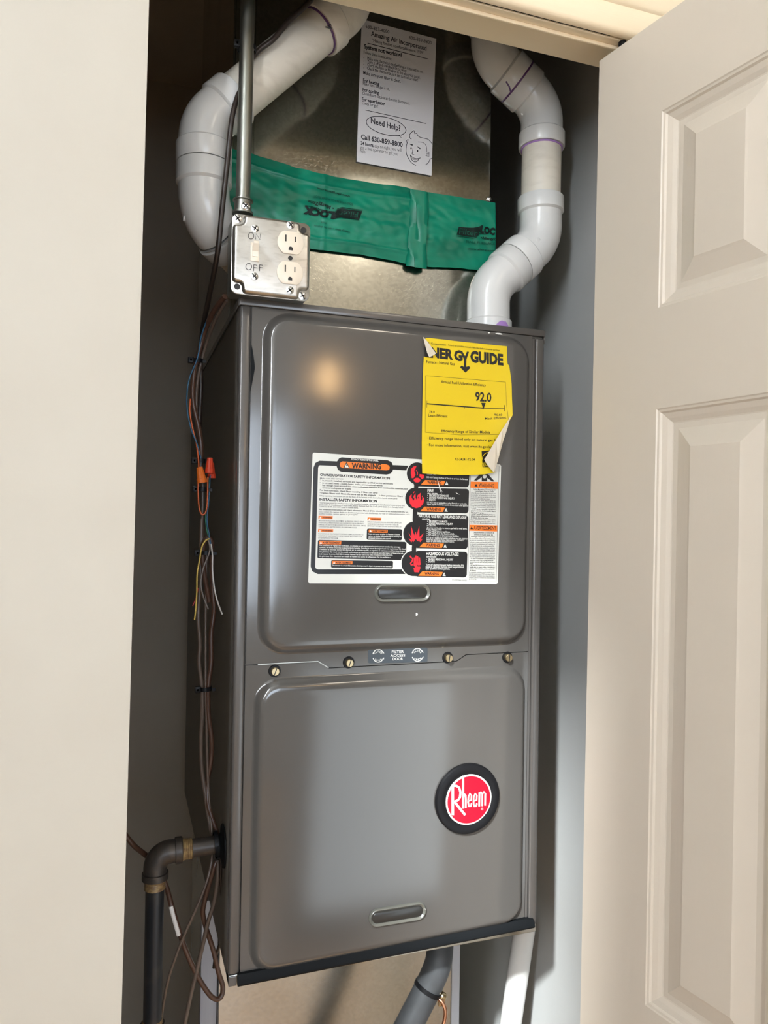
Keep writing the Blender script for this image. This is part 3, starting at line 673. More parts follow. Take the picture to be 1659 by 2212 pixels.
for st, x0, y0, x1, y1, h, bo in (('• DEATH', 445, 405, 575, 412, 26, .02), ('DO NOT block the flow of the air to or from the furnace.', 442, 452, 1084, 486, 26, .014),
        ('FIRE', 454, 668, 548, 670, 42, .03), ('can cause:', 452, 700, 612, 704, 26, .02), ('•  PROPERTY DAMAGE', 452, 735, 782, 744, 30, .02), ('•  SEVERE PERSONAL INJURY', 450, 770, 880, 784, 30, .02), ('•  DEATH', 450, 805, 584, 808, 30, .02),
        ('DO NOT store or use gasoline or other flammable or combustible', 447, 842, 1066, 866, 24, .014), ('vapors, liquids, or materials near this furnace or any other appliance', 447, 872, 1088, 896, 24, .012),
        ('NATURAL GAS MAY LEAK AND EXPLODE', 318, 1060, 1060, 1090, 44, .03), ('causing:', 368, 1098, 496, 1102, 26, .02), ('•  PROPERTY DAMAGE', 450, 1140, 764, 1146, 30, .02), ('•  SEVERE PERSONAL INJURY', 448, 1176, 850, 1184, 30, .02), ('•  DEATH', 446, 1204, 576, 1206, 30, .02),
        ('You may not be able to detect a gas leak by smell alone.', 444, 1238, 1070, 1252, 26, .012), ('If you suspect a leak:', 442, 1262, 676, 1268, 26, .012), ('•  DO NOT light any appliance.', 445, 1296, 806, 1304, 28, .014), ('•  DO NOT touch any electric switch.', 445, 1326, 874, 1336, 28, .014), ('•  DO NOT use any phone in your building.', 444, 1356, 944, 1368, 28, .014),
        ('DO go to a neighboring building and phone your gas company', 440, 1394, 1076, 1408, 26, .012), ('or the fire department. Follow their instructions. DO NOT', 438, 1424, 1016, 1436, 26, .012), ('return to your building until you\'re told to.', 438, 1450, 872, 1458, 26, .012),
        ('HAZARDOUS VOLTAGE!', 434, 1652, 938, 1660, 46, .03), ('can cause:', 432, 1688, 594, 1690, 26, .02), ('•  SEVERE PERSONAL INJURY', 432, 1734, 856, 1738, 30, .02), ('•  DEATH', 432, 1766, 564, 1768, 30, .02),
        ('Turn off electrical power before removing this', 428, 1816, 1020, 1824, 30, .02), ('panel or servicing. Service must be performed', 427, 1846, 1018, 1852, 30, .02), ('by a qualified service person.', 427, 1876, 804, 1880, 30, .02)):
    pr.text('inkw', st, (x0, y0), (x1, y1), h, 5, bo)
pr.text('inkg', '92-22204-55-00', (840, 2052), (1066, 2060), 26, 1, .005)
# right column
pr.line('ink', [(1132, 250), (1572, 268), (1526, 2062), (1084, 2058)], 4, 1, True); pr.line('ink', [(1128, 400), (1084, 2056)], 4, 1)
pr.poly('ink', [(1180, 490), (1270, 392), (1400, 392), (1502, 505), (1456, 502), (1385, 450), (1385, 502), (1300, 500), (1300, 440), (1225, 492)], 2); pr.ellipse('label', 1345, 428, 30, 30, 3)
pr.poly('orange', [(1130, 508), (1554, 514), (1552, 622), (1126, 602)], 2); pr.poly('ink', [(1188, 582), (1212, 540), (1238, 584)], 3); pr.text('ink', 'WARNING', (1250, 588), (1494, 600), 54, 3, .012)
pr.poly('orange', [(1112, 1180), (1542, 1190), (1540, 1284), (1108, 1272)], 2); pr.poly('ink', [(1120, 1248), (1142, 1205), (1166, 1250)], 3); pr.text('ink', 'AVERTISSEMENT', (1174, 1252), (1526, 1260), 52, 3, .012)
col = [('Carbon Monoxide (CO) Poisoning Can', 636, 1), ('Cause Severe Injury or Death.', 664, 1), ('Carbon Monoxide from the exhaust of motor vehi-', 694, 0), ('cles and other fuel burning devices can be drawn', 724, 0), ('into the living space by the operation of the central', 752, 0), ('heating and air conditioning system.', 780, 0),
       ('Exhaust from motor vehicles, generators, garden trac-', 806, 0), ('tors, mowers, portable heaters, charcoal and gas grills,', 832, 0), ('gasoline powered tools, and outdoor camping equip-', 858, 0), ('ment contains carbon monoxide, a poisonous gas that', 886, 0), ('can kill you. You cannot see it, smell it, or taste it.', 912, 0),
       ('• Do NOT operate an automobile or any engine in a', 942, 1), ('garage for more than the few seconds it takes to', 970, 1), ('enter or exit the garage.', 996, 1), ('• Do NOT operate any fuel burning device in an', 1024, 1), ('enclosed or partly enclosed space, or near build-', 1050, 1), ('ing windows, doors or air intakes.', 1078, 1), ('The U.S. Consumer Product Safety Commission (CPSC)', 1106, 0), ('and Health Canada recommend the installation of UL or', 1134, 0), ('CSA certified Carbon Monoxide Alarm(s) in every home.', 1160, 0),
       ('L\'empoisonnement au monoxyde de', 1310, 1), ('carbone (CO) peut causer des', 1342, 1), ('dommages corporels graves ou mortels.', 1374, 1), ('Du monoxyde de carbone venant de l\'échappement', 1406, 0), ('des véhicules automobiles et d\'autres appareillages', 1434, 0), ('carburant au mazout peut être attiré dans l\'espace de', 1462, 0), ('vie de par le fonctionnement par le système de', 1490, 0), ('chauffage central et de conditionnement d\'air.', 1518, 0),
       ('L\'échappement des moteurs automobiles, générateurs,', 1548, 0), ('tracteurs de jardin, tondeuses, chauffages portatifs,', 1576, 0), ('grils au charbon de bois ou gaz, outils fonctionnant à', 1602, 0), ('l\'essence et les équipements de camping, contiennent', 1630, 0), ('du monoxyde de carbone, un gaz toxique qui peut vous', 1658, 0), ('tuer. Vous ne pouvez pas le voir, le sentir ou le goûter.', 1684, 0),
       ('• NE faites PAS fonctionner une automobile ou un', 1712, 1), ('quelconque moteur dans un garage pendant les', 1740, 1), ('quelques secondes qu\'il faut pour y entrer ou en', 1768, 1), ('sortir.', 1790, 1), ('• NE faites PAS fonctionner tout appareil à com-', 1820, 1), ('bustible dans un espace confiné ou partiellement', 1848, 1), ('fermé, ou près de fenêtres, portes ou prises d\'air', 1876, 1), ('de bâtiments.', 1900, 1),
       ('La commission américaine pour la sécurité des pro-', 1930, 0), ('duits de consommation (CPSC) et la Santé Canada', 1956, 0), ('recommandent l\'installation dans chaque domicile de', 1984, 0), ('système(s) d\'alarme au monoxyde de carbone certifié(s)', 2010, 0), ('par UL ou CSA.', 2034, 0)]
for st, y, bo in col:
    sl = 1132 - (y - 640) * .021; full = 392 if y < 1170 else 398
    x1 = sl + full * min(1.0, len(st) / 47.0)
    x0 = sl + (8 if bo else 0)
    if y in (636, 664, 1310, 1342, 1374): x0 += (392 - full * min(1, len(st) / 38)) / 2 + 8; x1 = x0 + full * min(.94, len(st) / 38)
    pr.text('ink' if bo else 'inkg', st, (x0, y), (min(x1, sl + 398), y + (10 if y < 1200 else 4)), 21, 1, .012 if bo else .006)
# scratches
pr.poly('inkw', [(595, 440), (602, 455), (650, 600), (692, 680), (640, 610)], 7); pr.poly('inkw', [(625, 590), (660, 650), (700, 785), (672, 700)], 7); pr.poly('inkw', [(888, 670), (955, 712), (910, 695)], 7)
pr.build(wl, INK)

# ------------------------------------------------------------------ yellow efficiency label, lifting at its edges
qe = (880, 700, 6.146)
def elift(x, z):
    z -= ZB
    r = max(0.0, (x - .335) / .05); b = max(0.0, (.70 - z) / .05)
    return .0012 + .0075 * r * r * max(0.0, 1 - abs(z - .715) / .10) + .0035 * b * b + .0010 * math.sin(z * 90) * max(0, (x - .30) / .08)
EY = YE - .0006
pr = Print(EY, disp=elift, lift=.0003, crop=qe)
outl = [(300, 188), (236, 187), (228, 300), (300, 440), (213, 435), (205, 600), (192, 1200), (184, 1700), (180, 1985), (500, 2008), (820, 2008), (1000, 1998), (1150, 1968),
        (1022, 1800), (1100, 1660), (1200, 1500), (1300, 1340), (1372, 1215), (1375, 1100), (1365, 800), (1345, 560), (1325, 530), (1318, 297), (1190, 285), (700, 235)]
bm = bmesh.new()
base = pr
vs = [bm.verts.new(base.out(base.P(p), -2)) for p in outl]; f = bm.faces.new(vs)
for v in bm.verts: v.co.y = EY - .0001
drape(bm, elift)
el = obj('efficiency_label', bm, MT['yellow'], fur)
pr.text('ink', 'U.S. Government', (235, 265), (505, 292), 26, 1, .004); pr.text('ink', 'Federal law prohibits removal of this label before consumer purchase.', (538, 292), (1225, 362), 22, 1, .004)
pr.text('ink', 'ENER', (228, 430), (602, 472), 125, 1, .055); pr.text('ink', 'G', (612, 478), (728, 490), 125, 1, .055); pr.text('ink', 'GUIDE', (828, 500), (1268, 545), 138, 1, .055)
pr.poly('ink', [(690, 358), (722, 362), (760, 428), (784, 368), (812, 371), (778, 470), (774, 570), (812, 562), (830, 585), (764, 648), (692, 575), (715, 553), (745, 572), (745, 470)], 1)
pr.text('ink', 'Furnace - Natural Gas', (246, 520), (620, 550), 38, 1, .008)
pr.line('ink', [(236, 686), (1288, 775), (1318, 1310)], 4); pr.line('ink', [(236, 686), (232, 1440), (700, 1472), (1225, 1468)], 4)
pr.text('ink', 'Annual Fuel Utilization Efficiency', (440, 785), (1035, 832), 36, 1, .008)
pr.text('ink', '92.0', (895, 1020), (1110, 1034), 115, 1, .028)
pr.line('ink', [(256, 1060), (1000, 1118)], 15); pr.line('ink', [(1000, 1120), (1275, 1128)], 7); pr.line('ink', [(254, 1020), (252, 1110)], 5); pr.line('ink', [(1274, 1078), (1276, 1162)], 6)
for x, y in ((497, 1084), (755, 1105)): pr.line('ink', [(x, y), (x - 1, y + 20)], 4)
pr.poly('ink', [(974, 1046), (1034, 1048), (1002, 1140), (998, 1118)], 2)
pr.text('ink', '78.0', (284, 1180), (356, 1184), 28, 1, .01); pr.text('ink', 'Least Efficient', (272, 1228), (526, 1242), 34, 1, .01)
pr.text('ink', '96.60', (1145, 1220), (1244, 1222), 28, 1, .01); pr.text('ink', 'Most Efficient', (1020, 1274), (1292, 1260), 34, 1, .01)
pr.text('ink', 'Efficiency Range of Similar Models', (442, 1438), (1086, 1456), 36, 1, .01)
pr.text('ink', '· Efficiency range based only on natural gas fur', (256, 1530), (1195, 1562), 34, 1, .01)
pr.text('ink', '· For more information, visit www.ftc.gov/app', (254, 1622), (1140, 1650), 34, 1, .01)
pr.text('ink', '92-24241-72-04', (620, 1812), (885, 1818), 34, 1, .006)
pr.poly('ink', [(978, 1688), (1085, 1680), (1040, 1800), (1130, 1895), (985, 1902)], 1); pr.line('yellow', arc(1090, 1800, 105, 100, 180, 100), 8, 2); pr.line('yellow', [(1012, 1800), (1030, 1770), (1020, 1808)], 8, 2)
pr.rect('ink', 982, 1855, 1092, 1902, 0, 2); pr.line('yellow', [(980, 1850), (1086, 1842)], 7, 3); pr.text('yellow', 'ENER', (992, 1896), (1090, 1890), 34, 3, .012)
pr.build(el, INK)
# folded-back corners showing the buff back of the label
def flap(name, pts):     # (u,v) in the crop, lift off the face
    bm = bmesh.new(); vs = [bm.verts.new(pt(qe[0] + x / qe[2], qe[1] + y / qe[2], EY - l)) for x, y, l in pts]
    f = bm.faces.new(vs); bmesh.ops.triangulate(bm, faces=[f]); tag(obj(name, bm, MT['back'], el), 'buff paper back of a curled label corner')
flap('curled_corner', [(208, 168, .006), (270, 235, .007), (330, 320, .009), (380, 390, .007), (345, 415, .006), (290, 440, .004), (262, 380, .004), (235, 280, .005)])
flap('curled_corner', [(1374, 1215, .0125), (1340, 1275, .0125), (1270, 1380, .012), (1180, 1530, .012), (1085, 1690, .011), (1022, 1800, .009), (1060, 1870, .009), (1110, 1930, .009), (1152, 1970, .008), (1200, 1820, .016), (1270, 1560, .020), (1330, 1380, .018)])

# ------------------------------------------------------------------ round badge
qg = (900, 1620, 7.54)
bc = toE(.3246, .2010); bx, bz = bc[0], Z(bc[1])
bm = bmesh.new(); lathe(bm, (bx, YE + .001, bz), (0, -1, 0), [(0, .0482), (.0045, .0480), (.0066, .0466), (.0070, .0450), (.0072, .0368), (.0066, .0356), (.0066, .0001)], 64)
bd = obj('badge', bm, MT['blackp'], fur, 30)
BY = YE - .0060
pr = Print(BY, lift=.0001)
bm = bmesh.new(); lathe(bm, (bx, BY + .0005, bz), (0, -1, 0), [(0, .0343), (.0008, .0343), (.0010, .0338)], 56); obj('badge_rim', bm, MT['inkw'], bd, 30)
bm = bmesh.new(); lathe(bm, (bx, BY + .0003, bz), (0, -1, 0), [(0, .0320), (.0012, .0320)], 56); bf = obj('badge_face', bm, MT['red'], bd, 30)
pr = Print(BY - .0009, lift=.0002, crop=qg)
def stroke(pts, w=36): pr.line('inkw', pts, w)
stroke([(588, 568), (588, 1062)], 40)
stroke([(588, 588), (640, 580), (690, 610), (714, 690), (705, 770), (670, 820), (600, 848)], 36); stroke([(612, 840), (660, 900), (790, 1060)], 38)
stroke([(757, 418), (756, 955)], 34); stroke([(757, 742), (775, 716), (793, 735), (800, 800), (798, 945)], 30)
for x in (865, 952):
    stroke([(842 + x - 865, 830), (888 + x - 865, 818), (892 + x - 865, 740), (868 + x - 865, 706), (842 + x - 865, 760), (838 + x - 865, 860), (852 + x - 865, 922), (880 + x - 865, 918), (893 + x - 865, 870)], 25)
stroke([(1022, 690), (1018, 918)], 28); stroke([(1022, 720), (1045, 684), (1068, 720), (1066, 914)], 27); stroke([(1070, 716), (1096, 680), (1118, 712), (1114, 905)], 27)
pr.line('inkw', arc(1066, 960, 17, 18, 0, 345, 16), 4); pr.text('inkw', 'R', (1059, 968), (1073, 968), 16)
pr.build(bd, dict(inkw='lettering'))

# ------------------------------------------------------------------ return duct with paper and green film
PY = .12
duct = thing('return_duct', 'galvanised sheet metal return duct standing on top of the furnace', 'duct', (.205, .35, Z(H)))
obj('duct_wall', box(.003, .4075, PY, .62, Z(H + .0005), CEIL - .001, .0012), MT['galv'], duct)
bm = bmesh.new(); add_box(bm, .0005, .0030, PY - .002, .60, Z(H + .001), CEIL - .002); add_box(bm, .032, .0335, PY - .0018, PY, Z(1.05), CEIL - .002); obj('seam', bm, MT['galv'], duct)
for z in (1.098, 1.40):
    bm = bmesh.new(); lathe(bm, (.4055, PY, Z(z)), (0, -1, 0), [(-.001, .004), (.0015, .004), (.003, .002)], 10); obj('sheet_screw', bm, MT['zinc'], duct, 40)
# instruction sheet
qp = (760, 40, 6.32)
SY = PY - .0012
def sdisp(x, z): return .0012 * math.sin((z - ZB) * 14) + .0014
pr = Print(SY, disp=sdisp, lift=.0003, crop=qp)
bm = bmesh.new(); N = 14
c4 = [pr.P(p) for p in ((133, 15), (1148, 282), (1085, 2152), (62, 1958))]
G = [[None] * 2 for _ in range(N + 1)]
for i in range(N + 1):
    t = i / N
    for j in range(2):
        p = c4[0 if j == 0 else 1].lerp(c4[3 if j == 0 else 2], t); G[i][j] = bm.verts.new((p.x, SY - sdisp(p.x, p.z), p.z))
for i in range(N): bm.faces.new((G[i][0], G[i][1], G[i + 1][1], G[i + 1][0]))
r = bmesh.ops.extrude_face_region(bm, geom=list(bm.faces)); bmesh.ops.translate(bm, vec=(0, .0003, 0), verts=[e for e in r['geom'] if isinstance(e, bmesh.types.BMVert)])
sheet = tag(obj('instruction_sheet', bm, MT['paper'], None, 30), 'white printed service sheet with cartoon face stuck on the duct', 'paper')
def st_(s, x0, y0, x1, y1, h, b=0.0, c='inkp'): pr.text(c, s, (x0, y0), (x1, y1), h, 1, b)
st_('630-833-4000', 185, 135, 508, 215, 46); st_('630-859-8800', 778, 285, 1085, 362, 46); st_('Amazing Air Incorporated', 258, 242, 1015, 445, 66, .012)
st_('"Making families comfortable since 1979"', 275, 322, 975, 498, 42)
pr.line('inkp', [(212, 342), (1042, 558)], 9); pr.line('inkp', [(180, 1252), (1015, 1438)], 8)
st_('System not working?', 165, 412, 680, 535, 56, .03); st_('Follow these instructions:', 160, 482, 540, 575, 40)
for s, x0, y0, x1, y1 in (('Make sure the switch on the furnace is turned to on.', 210, 565, 970, 752), ('Turn it off and then back on to reset.', 212, 610, 750, 738), ('Check the fuse or breaker in the electrical panel.', 210, 652, 930, 828), ('Check the thermostat, is it set to cool or heat?', 206, 700, 900, 864)): st_(s, x0, y0, x1, y1, 42)
for y in (540, 586, 630, 678): pr.ellipse('inkp', 163, y, 5)
st_('Make sure your filter is clean.', 155, 762, 665, 882, 46, .006)
st_('For heating', 152, 868, 372, 918, 48, .025); st_('Make sure the gas is on.', 150, 908, 515, 988, 42); st_('For cooling', 146, 994, 368, 1042, 48, .025); st_('Check fuses outside at the unit disconnect.', 142, 1042, 790, 1182, 42)
st_('For water heater', 138, 1126, 450, 1190, 48, .025); st_('Check for gas!', 136, 1172, 356, 1220, 42)
st_('Need Help?', 258, 1432, 660, 1542, 78, .022)
el_ = [(465 + 285 * math.cos(a) * .95 + 0 * a, 1472 + 120 * math.sin(a) + 285 * math.cos(a) * .20) for a in [2 * math.pi * k / 40 for k in range(40)]]
pr.line('inkp', el_, 9, 1, True); pr.line('inkp', [(638, 1600), (684, 1642), (676, 1592)], 8)
st_('Call 630-859-8800', 122, 1650, 690, 1762, 66, .028); st_('24 hours,', 118, 1728, 298, 1762, 48, .025); st_('day or night, you will', 308, 1766, 672, 1826, 46, 0, 'inkg'); st_('get a live operator to get you', 112, 1786, 625, 1878, 46, 0, 'inkg'); st_('help.', 110, 1832, 188, 1848, 46, 0, 'inkg')
face = lambda P, w=8: pr.line('inkp', P, w)
sm = lambda P: [tuple(q)[:2] for q in spline([Vector((a, b, 0)) for a, b in P], 5)]
face(sm([(765, 1660), (742, 1740), (735, 1820), (760, 1900), (805, 1970), (870, 2014)])); face(sm([(1000, 2006), (1040, 1975), (1062, 1930), (1080, 1918), (1096, 1910)]))
face(sm([(792, 1640), (785, 1600), (800, 1570), (846, 1532)])); face([(846, 1532), (858, 1580), (880, 1568)]); face(sm([(880, 1568), (905, 1610), (950, 1632), (1030, 1650), (1075, 1690), (1098, 1722)])); face([(792, 1640), (812, 1650)])
face(sm([(768, 1655), (745, 1668), (740, 1700)]), 7); face(sm([(900, 1690), (960, 1695), (1005, 1730), (1018, 1790), (1018, 1830)]), 6)
face([(1018, 1828), (1050, 1828), (1050, 1888), (1004, 1878)], 7); face([(1012, 1850), (1044, 1852)], 6); face([(1010, 1866), (1038, 1870)], 6)
pr.poly('inkp', [(780, 1715), (828, 1722), (828, 1742), (805, 1735)]); pr.poly('inkp', [(885, 1750), (935, 1770), (928, 1790), (905, 1772)]); pr.ellipse('inkp', 805, 1775, 10, 14); pr.ellipse('inkp', 893, 1812, 10, 14)
face(sm([(832, 1770), (826, 1820), (818, 1852), (848, 1868)]), 7); face(sm([(790, 1866), (830, 1905), (880, 1920), (935, 1908)]), 8); face(sm([(795, 1872), (812, 1930), (850, 1962), (885, 1955), (918, 1915)]), 8); face(sm([(806, 1905), (850, 1935), (905, 1925)]), 5)
pr.build(sheet, INK)
# green film band, with its folds
TY = PY - .004
def interp(tab, x):
    for (a, b), (c_, d) in zip(tab, tab[1:]):
        if x <= c_: return b + (d - b) * (x - a) / (c_ - a)
    return tab[-1][1]
top_px = [(490, 318), (500, 322), (543, 333), (637, 362), (719, 382), (809, 397), (861, 403), (925, 416), (1000, 428), (1069, 439)]
bot_px = [(490, 466), (560, 505), (674, 539), (779, 551), (854, 565), (889, 573), (921, 577), (977, 579), (1052, 586), (1069, 587)]
tt = [(pt(u, v, TY).x, pt(u, v, TY).z) for u, v in top_px]; bb = [(pt(u, v, TY).x, pt(u, v, TY).z) for u, v in bot_px]
def bulge(x, z):
    t = interp(tt, x); b_ = interp(bb, x); v = min(1, max(0, (z - b_) / (t - b_)))
    w = .0016 * noise.noise(Vector((x * 26, z * 60, 1.3))) + .0010 * noise.noise(Vector((x * 70 + z * 30, z * 100, 5)))
    ridge = .0022 * math.exp(-((v - .84) / .018) ** 2) + .0020 * math.exp(-((v - .14) / .016) ** 2) if x < .285 else 0
    ridge += .0012 * math.exp(-((x - .135) / .003) ** 2)
    return .0016 + .0045 * math.sin(math.pi * v) * (1 if x < .28 else .6) + w * (.4 + math.sin(math.pi * v)) + ridge
band = thing('plastic_film_band', 'crinkled green plastic film wrapped around the return duct', 'plastic wrap', (.205, PY, Z(1.0)))
bm = bmesh.new(); NX, NZ = 240, 60; xs0, xs1 = tt[0][0], tt[-1][0]
R_ = []
for i in range(NX + 1):
    x = xs0 + (xs1 - xs0) * i / NX; t = interp(tt, x); b_ = interp(bb, x); row = []
    for j in range(NZ + 1):
        z = b_ + (t - b_) * j / NZ
        y = TY - bulge(x, z); xx = x
        if i == 0: xx += -.002 * math.sin(math.pi * j / NZ)
        row.append(bm.verts.new((xx, y, z + .0008 * noise.noise(Vector((x * 60, j, 0))) * (1 if j in (0, NZ) else 0))))
    R_.append(row)
for a, b_ in zip(R_, R_[1:]):
    for j in range(NZ): bm.faces.new((a[j], b_[j], b_[j + 1], a[j + 1]))
# wrap round both sides of the duct
for row, xx in ((R_[0], xs0 - .001), (R_[-1], xs1 + .001)):
    back = [bm.verts.new((xx, .20, v.co.z)) for v in row]
    for j in range(NZ): bm.faces.new((row[j], row[j + 1], back[j + 1], back[j]))
film = obj('film', bm, MT['green'], band, 180, recalc=True)
bm = bmesh.new(); F = []
for j in range(25):
    t = j / 24; uc = 908 + (902 - 908) * t; v = 412 + (578 - 412) * t
    row = []
    for du, dy in ((-23, 0), (-20, .004), (-8, .0075), (-4, .0050), (6, .0085), (16, .0080), (18, .0015)):
        p = pt(uc + du + 2 * math.sin(t * 9 + du), v + du * .16, TY - .004 - dy); row.append(bm.verts.new(p))
    F.append(row)
for a, b_ in zip(F, F[1:]):
    for k in range(len(a) - 1): bm.faces.new((a[k], a[k + 1], b_[k + 1], b_[k]))
obj('fold', bm, MT['green'], band, 60)
qt = (640, 380, 9.217)
pr = Print(TY, disp=bulge, lift=.0013, crop=qt)
fl_ = lambda c, s, p0, p1, h, b=0., sh=0.: pr.text(c, s, p0, p1, h, 1, b, up=(p0[0], p0[1] + h), shear=sh)
pr.poly('inkf', [(1285, 742), (1215, 918), (1000, 890), (850, 868), (760, 885), (700, 908), (745, 770), (800, 705), (880, 682), (1000, 710)], 0)
fl_('inkf2', 'Filter', (1205, 760), (825, 735), 108, 0., .15)
fl_('inkf', 'LOCK', (745, 765), (110, 650), 125, .07, .2)
pr.line('inkf', [(1290, 722), (1000, 690), (880, 664), (800, 690), (745, 750), (640, 738), (440, 700), (400, 672), (150, 632)], 10)
fl_('inkf', '• AllergyZone', (718, 658), (215, 510), 66, .02); fl_('inkf2', 'SEALS FURNACE FILTER SLOT', (1095, 585), (320, 412), 48, .01); fl_('inkf', 'www.allergyzone.com', (1050, 430), (400, 262), 36, .015)
fl_('inkf2', 'Change filter every 90 days or', (1050, 1135), (330, 1000), 36, .01); fl_('inkf2', 'less', (570, 960), (475, 940), 36, .01)
pr.crop = (960, 460, 12.76)
pr.poly('inkf', [(365, 405), (560, 430), (760, 440), (900, 420), (995, 370), (945, 520), (905, 620), (830, 690), (700, 690), (520, 670), (300, 632)], 0)
pr.text('inkf2', 'Filter', (365, 605), (870, 672), 160, 1, 0., shear=.15); pr.line('inkf', [(300, 672), (520, 700), (760, 728), (850, 700), (930, 600), (1100, 610)], 14)
pr.text('inkf', 'LOC', (945, 565), (1360, 640), 180, 1, .06, shear=.15); pr.text('inkf', '•AllergyZ', (970, 740), (1370, 800), 70, 1, .02); pr.text('inkf2', 'SEALS FURNACE', (545, 850), (1340, 920), 66, 1, .01); pr.text('inkf', 'www.allergyzone', (600, 1040), (1360, 1095), 46, 1, .012)
pr.build(film, INK)
for b_ in [o for o in bpy.data.objects if o.parent == film]: pass

# ------------------------------------------------------------------ electrical box, conduit
qx = (460, 400, 6.38)
BX = -.030
P = lambda x, y, Y=BX: pt(qx[0] + x / qx[2], qx[1] + y / qx[2], Y)
ebox = thing('junction_box', 'square steel electrical box with switch and duplex outlet above furnace', 'electrical box', (.033, -.01, Z(.859)))
x0, x1, z0, z1 = -.0160, .0818, Z(.8590), Z(.9572)
obj('box_body', box(x0 + .0005, x1 - .0005, BX + .002, BX + .042, z0 + .0035, z1 - .0005, .004, 2), MT['emt'], ebox, 40)
bm = bmesh.new(); o = rrect(x0, x1, z0, z1, .008, 6)
loops_xz(bm, [(o, BX + .0022), (o, BX), (offset_poly(o, .0006), BX - .0004)], True, True)
# raised field with notched corners
def notched(x0, x1, z0, z1, n, r):
    pts = []
    def a(cx, cz, rad, a0, a1, k=5):
        for i in range(k + 1):
            t = math.radians(a0 + (a1 - a0) * i / k); pts.append((cx + rad * math.cos(t), cz + rad * math.sin(t)))
    for sx, sz, base in ((1, 1, 0), (-1, 1, 90), (-1, -1, 180), (1, -1, 270)):
        ex = x1 if sx > 0 else x0; ez = z1 if sz > 0 else z0
        def L(px, pz):   # local corner frame
            return (ex + px, ez + pz)
        if base == 0:
            a(ex - r, ez - n - r, r, 0, 90); a(ex - n + r * .9, ez - n + r * .9, r * .9, 270, 180); a(ex - n - r, ez - r, r, 0, 90)
        elif base == 90:
            a(ex + n + r, ez - r, r, 90, 180); a(ex + n - r * .9, ez - n + r * .9, r * .9, 360, 270); a(ex + r, ez - n - r, r, 90, 180)
        elif base == 180:
            a(ex + r, ez + n + r, r, 180, 270); a(ex + n - r * .9, ez + n - r * .9, r * .9, 90, 0); a(ex + n + r, ez + r, r, 180, 270)
        else:
            a(ex - n - r, ez + r, r, 270, 360); a(ex - n + r * .9, ez + n - r * .9, r * .9, 180, 90); a(ex - r, ez + n + r, r, 270, 360)
    return pts
o = notched(x0 + .0006, x1 - .0006, z0 + .0006, z1 - .0006, .0125, .0055)
loops_xz(bm, [(o, BX - .0002), (offset_poly(o, .0008), BX - .0022), (offset_poly(o, .0020), BX - .0046), (offset_poly(o, .0036), BX - .0058), (offset_poly(o, .0048), BX - .0060)])
cov = obj('cover', bm, MT['cover'], ebox, 40)
YC = BX - .0060
def recep(cx, cy):
    c = P(cx, cy, YC); R = .0166; h = .0140; out = []
    for k in range(48):
        a = 2 * math.pi * k / 48; out.append((c.x + R * math.cos(a), c.z + max(-h, min(h, R * math.sin(a)))))
    bm = bmesh.new(); loops_xz(bm, [(out, YC + .001), (out, YC - .0016), (offset_poly(out, .0008), YC - .0022)]); o = obj('outlet', bm, MT['ivory'], ebox, 40)
    bm = bmesh.new(); add_box(bm, c.x - .0071, c.x - .0055, YC - .0025, YC - .0015, c.z + .0005, c.z + .0088); add_box(bm, c.x + .0050, c.x + .0063, YC - .0025, YC - .0015, c.z + .0012, c.z + .0076)
    g = [(c.x + .0026 * math.cos(math.radians(a)), c.z - .0078 + .0026 * math.sin(math.radians(a))) for a in range(0, 181, 20)] + [(c.x - .0026, c.z - .0098), (c.x + .0026, c.z - .0098)]
    prism_y(bm, g, YC - .0025, YC - .0015); obj('slots', bm, MT['ink'], o)
recep(1068, 797); recep(1060, 1213)
c = P(1066, 1006, YC); bm = bmesh.new(); lathe(bm, c, (0, -1, 0), [(0, .0029), (.0004, .0029)], 14); obj('centre_hole', bm, MT['ink'], ebox)
# toggle switch
a, b = P(520, 790, YC), P(635, 1060, YC)
bm = bmesh.new(); add_box(bm, a.x, b.x, YC - .0016, YC + .001, b.z, a.z, .0006); sw = obj('toggle_switch', bm, MT['ivory'], ebox, 40)
bm = bmesh.new(); cx = (a.x + b.x) / 2 + .0003; zc_ = P(575, 915, YC).z
sec = [(YC - .0010, zc_ - .0068), (YC - .0022, zc_ - .0068), (YC - .0030, zc_ - .0004), (YC - .0098, zc_ + .0070), (YC - .0098, zc_ + .0100), (YC - .0072, zc_ + .0112), (YC - .0010, zc_ + .0060)]
A = [bm.verts.new((cx - .0037 + (.0006 if i in (3, 4, 5) else 0), y, z)) for i, (y, z) in enumerate(sec)]; B = [bm.verts.new((cx + .0037 - (.0006 if i in (3, 4, 5) else 0), y, z)) for i, (y, z) in enumerate(sec)]
for k in range(len(sec)): bm.faces.new((A[k], A[(k + 1) % len(sec)], B[(k + 1) % len(sec)], B[k]))
bm.faces.new(A[::-1]); bm.faces.new(B); bmesh.ops.bevel(bm, geom=list(bm.edges), offset=.0004, segments=1, affect='EDGES'); obj('lever', bm, MT['ivory'], sw, 40)
def screw(name, c, r, par, ang, h=.0016, slot=True, m='zinc'):
    bm = bmesh.new(); lathe(bm, c, (0, -1, 0), [(-.0005, r), (h * .5, r), (h, r * .55)], 18); s = obj(name, bm, MT[m], par, 40)
    if slot:
        bm = bmesh.new(); add_box(bm, -r * .9, r * .9, -h - .0003, -h + .0005, -r * .14, r * .14); add_box(bm, -r * .14, r * .14, -h - .0003, -h + .0005, -r * .6, r * .6)
        bmesh.ops.rotate(bm, cent=(0, 0, 0), matrix=Matrix.Rotation(math.radians(ang), 3, 'Y'), verts=bm.verts); bmesh.ops.translate(bm, vec=c, verts=bm.verts); obj('slot', bm, MT['ink'], s)
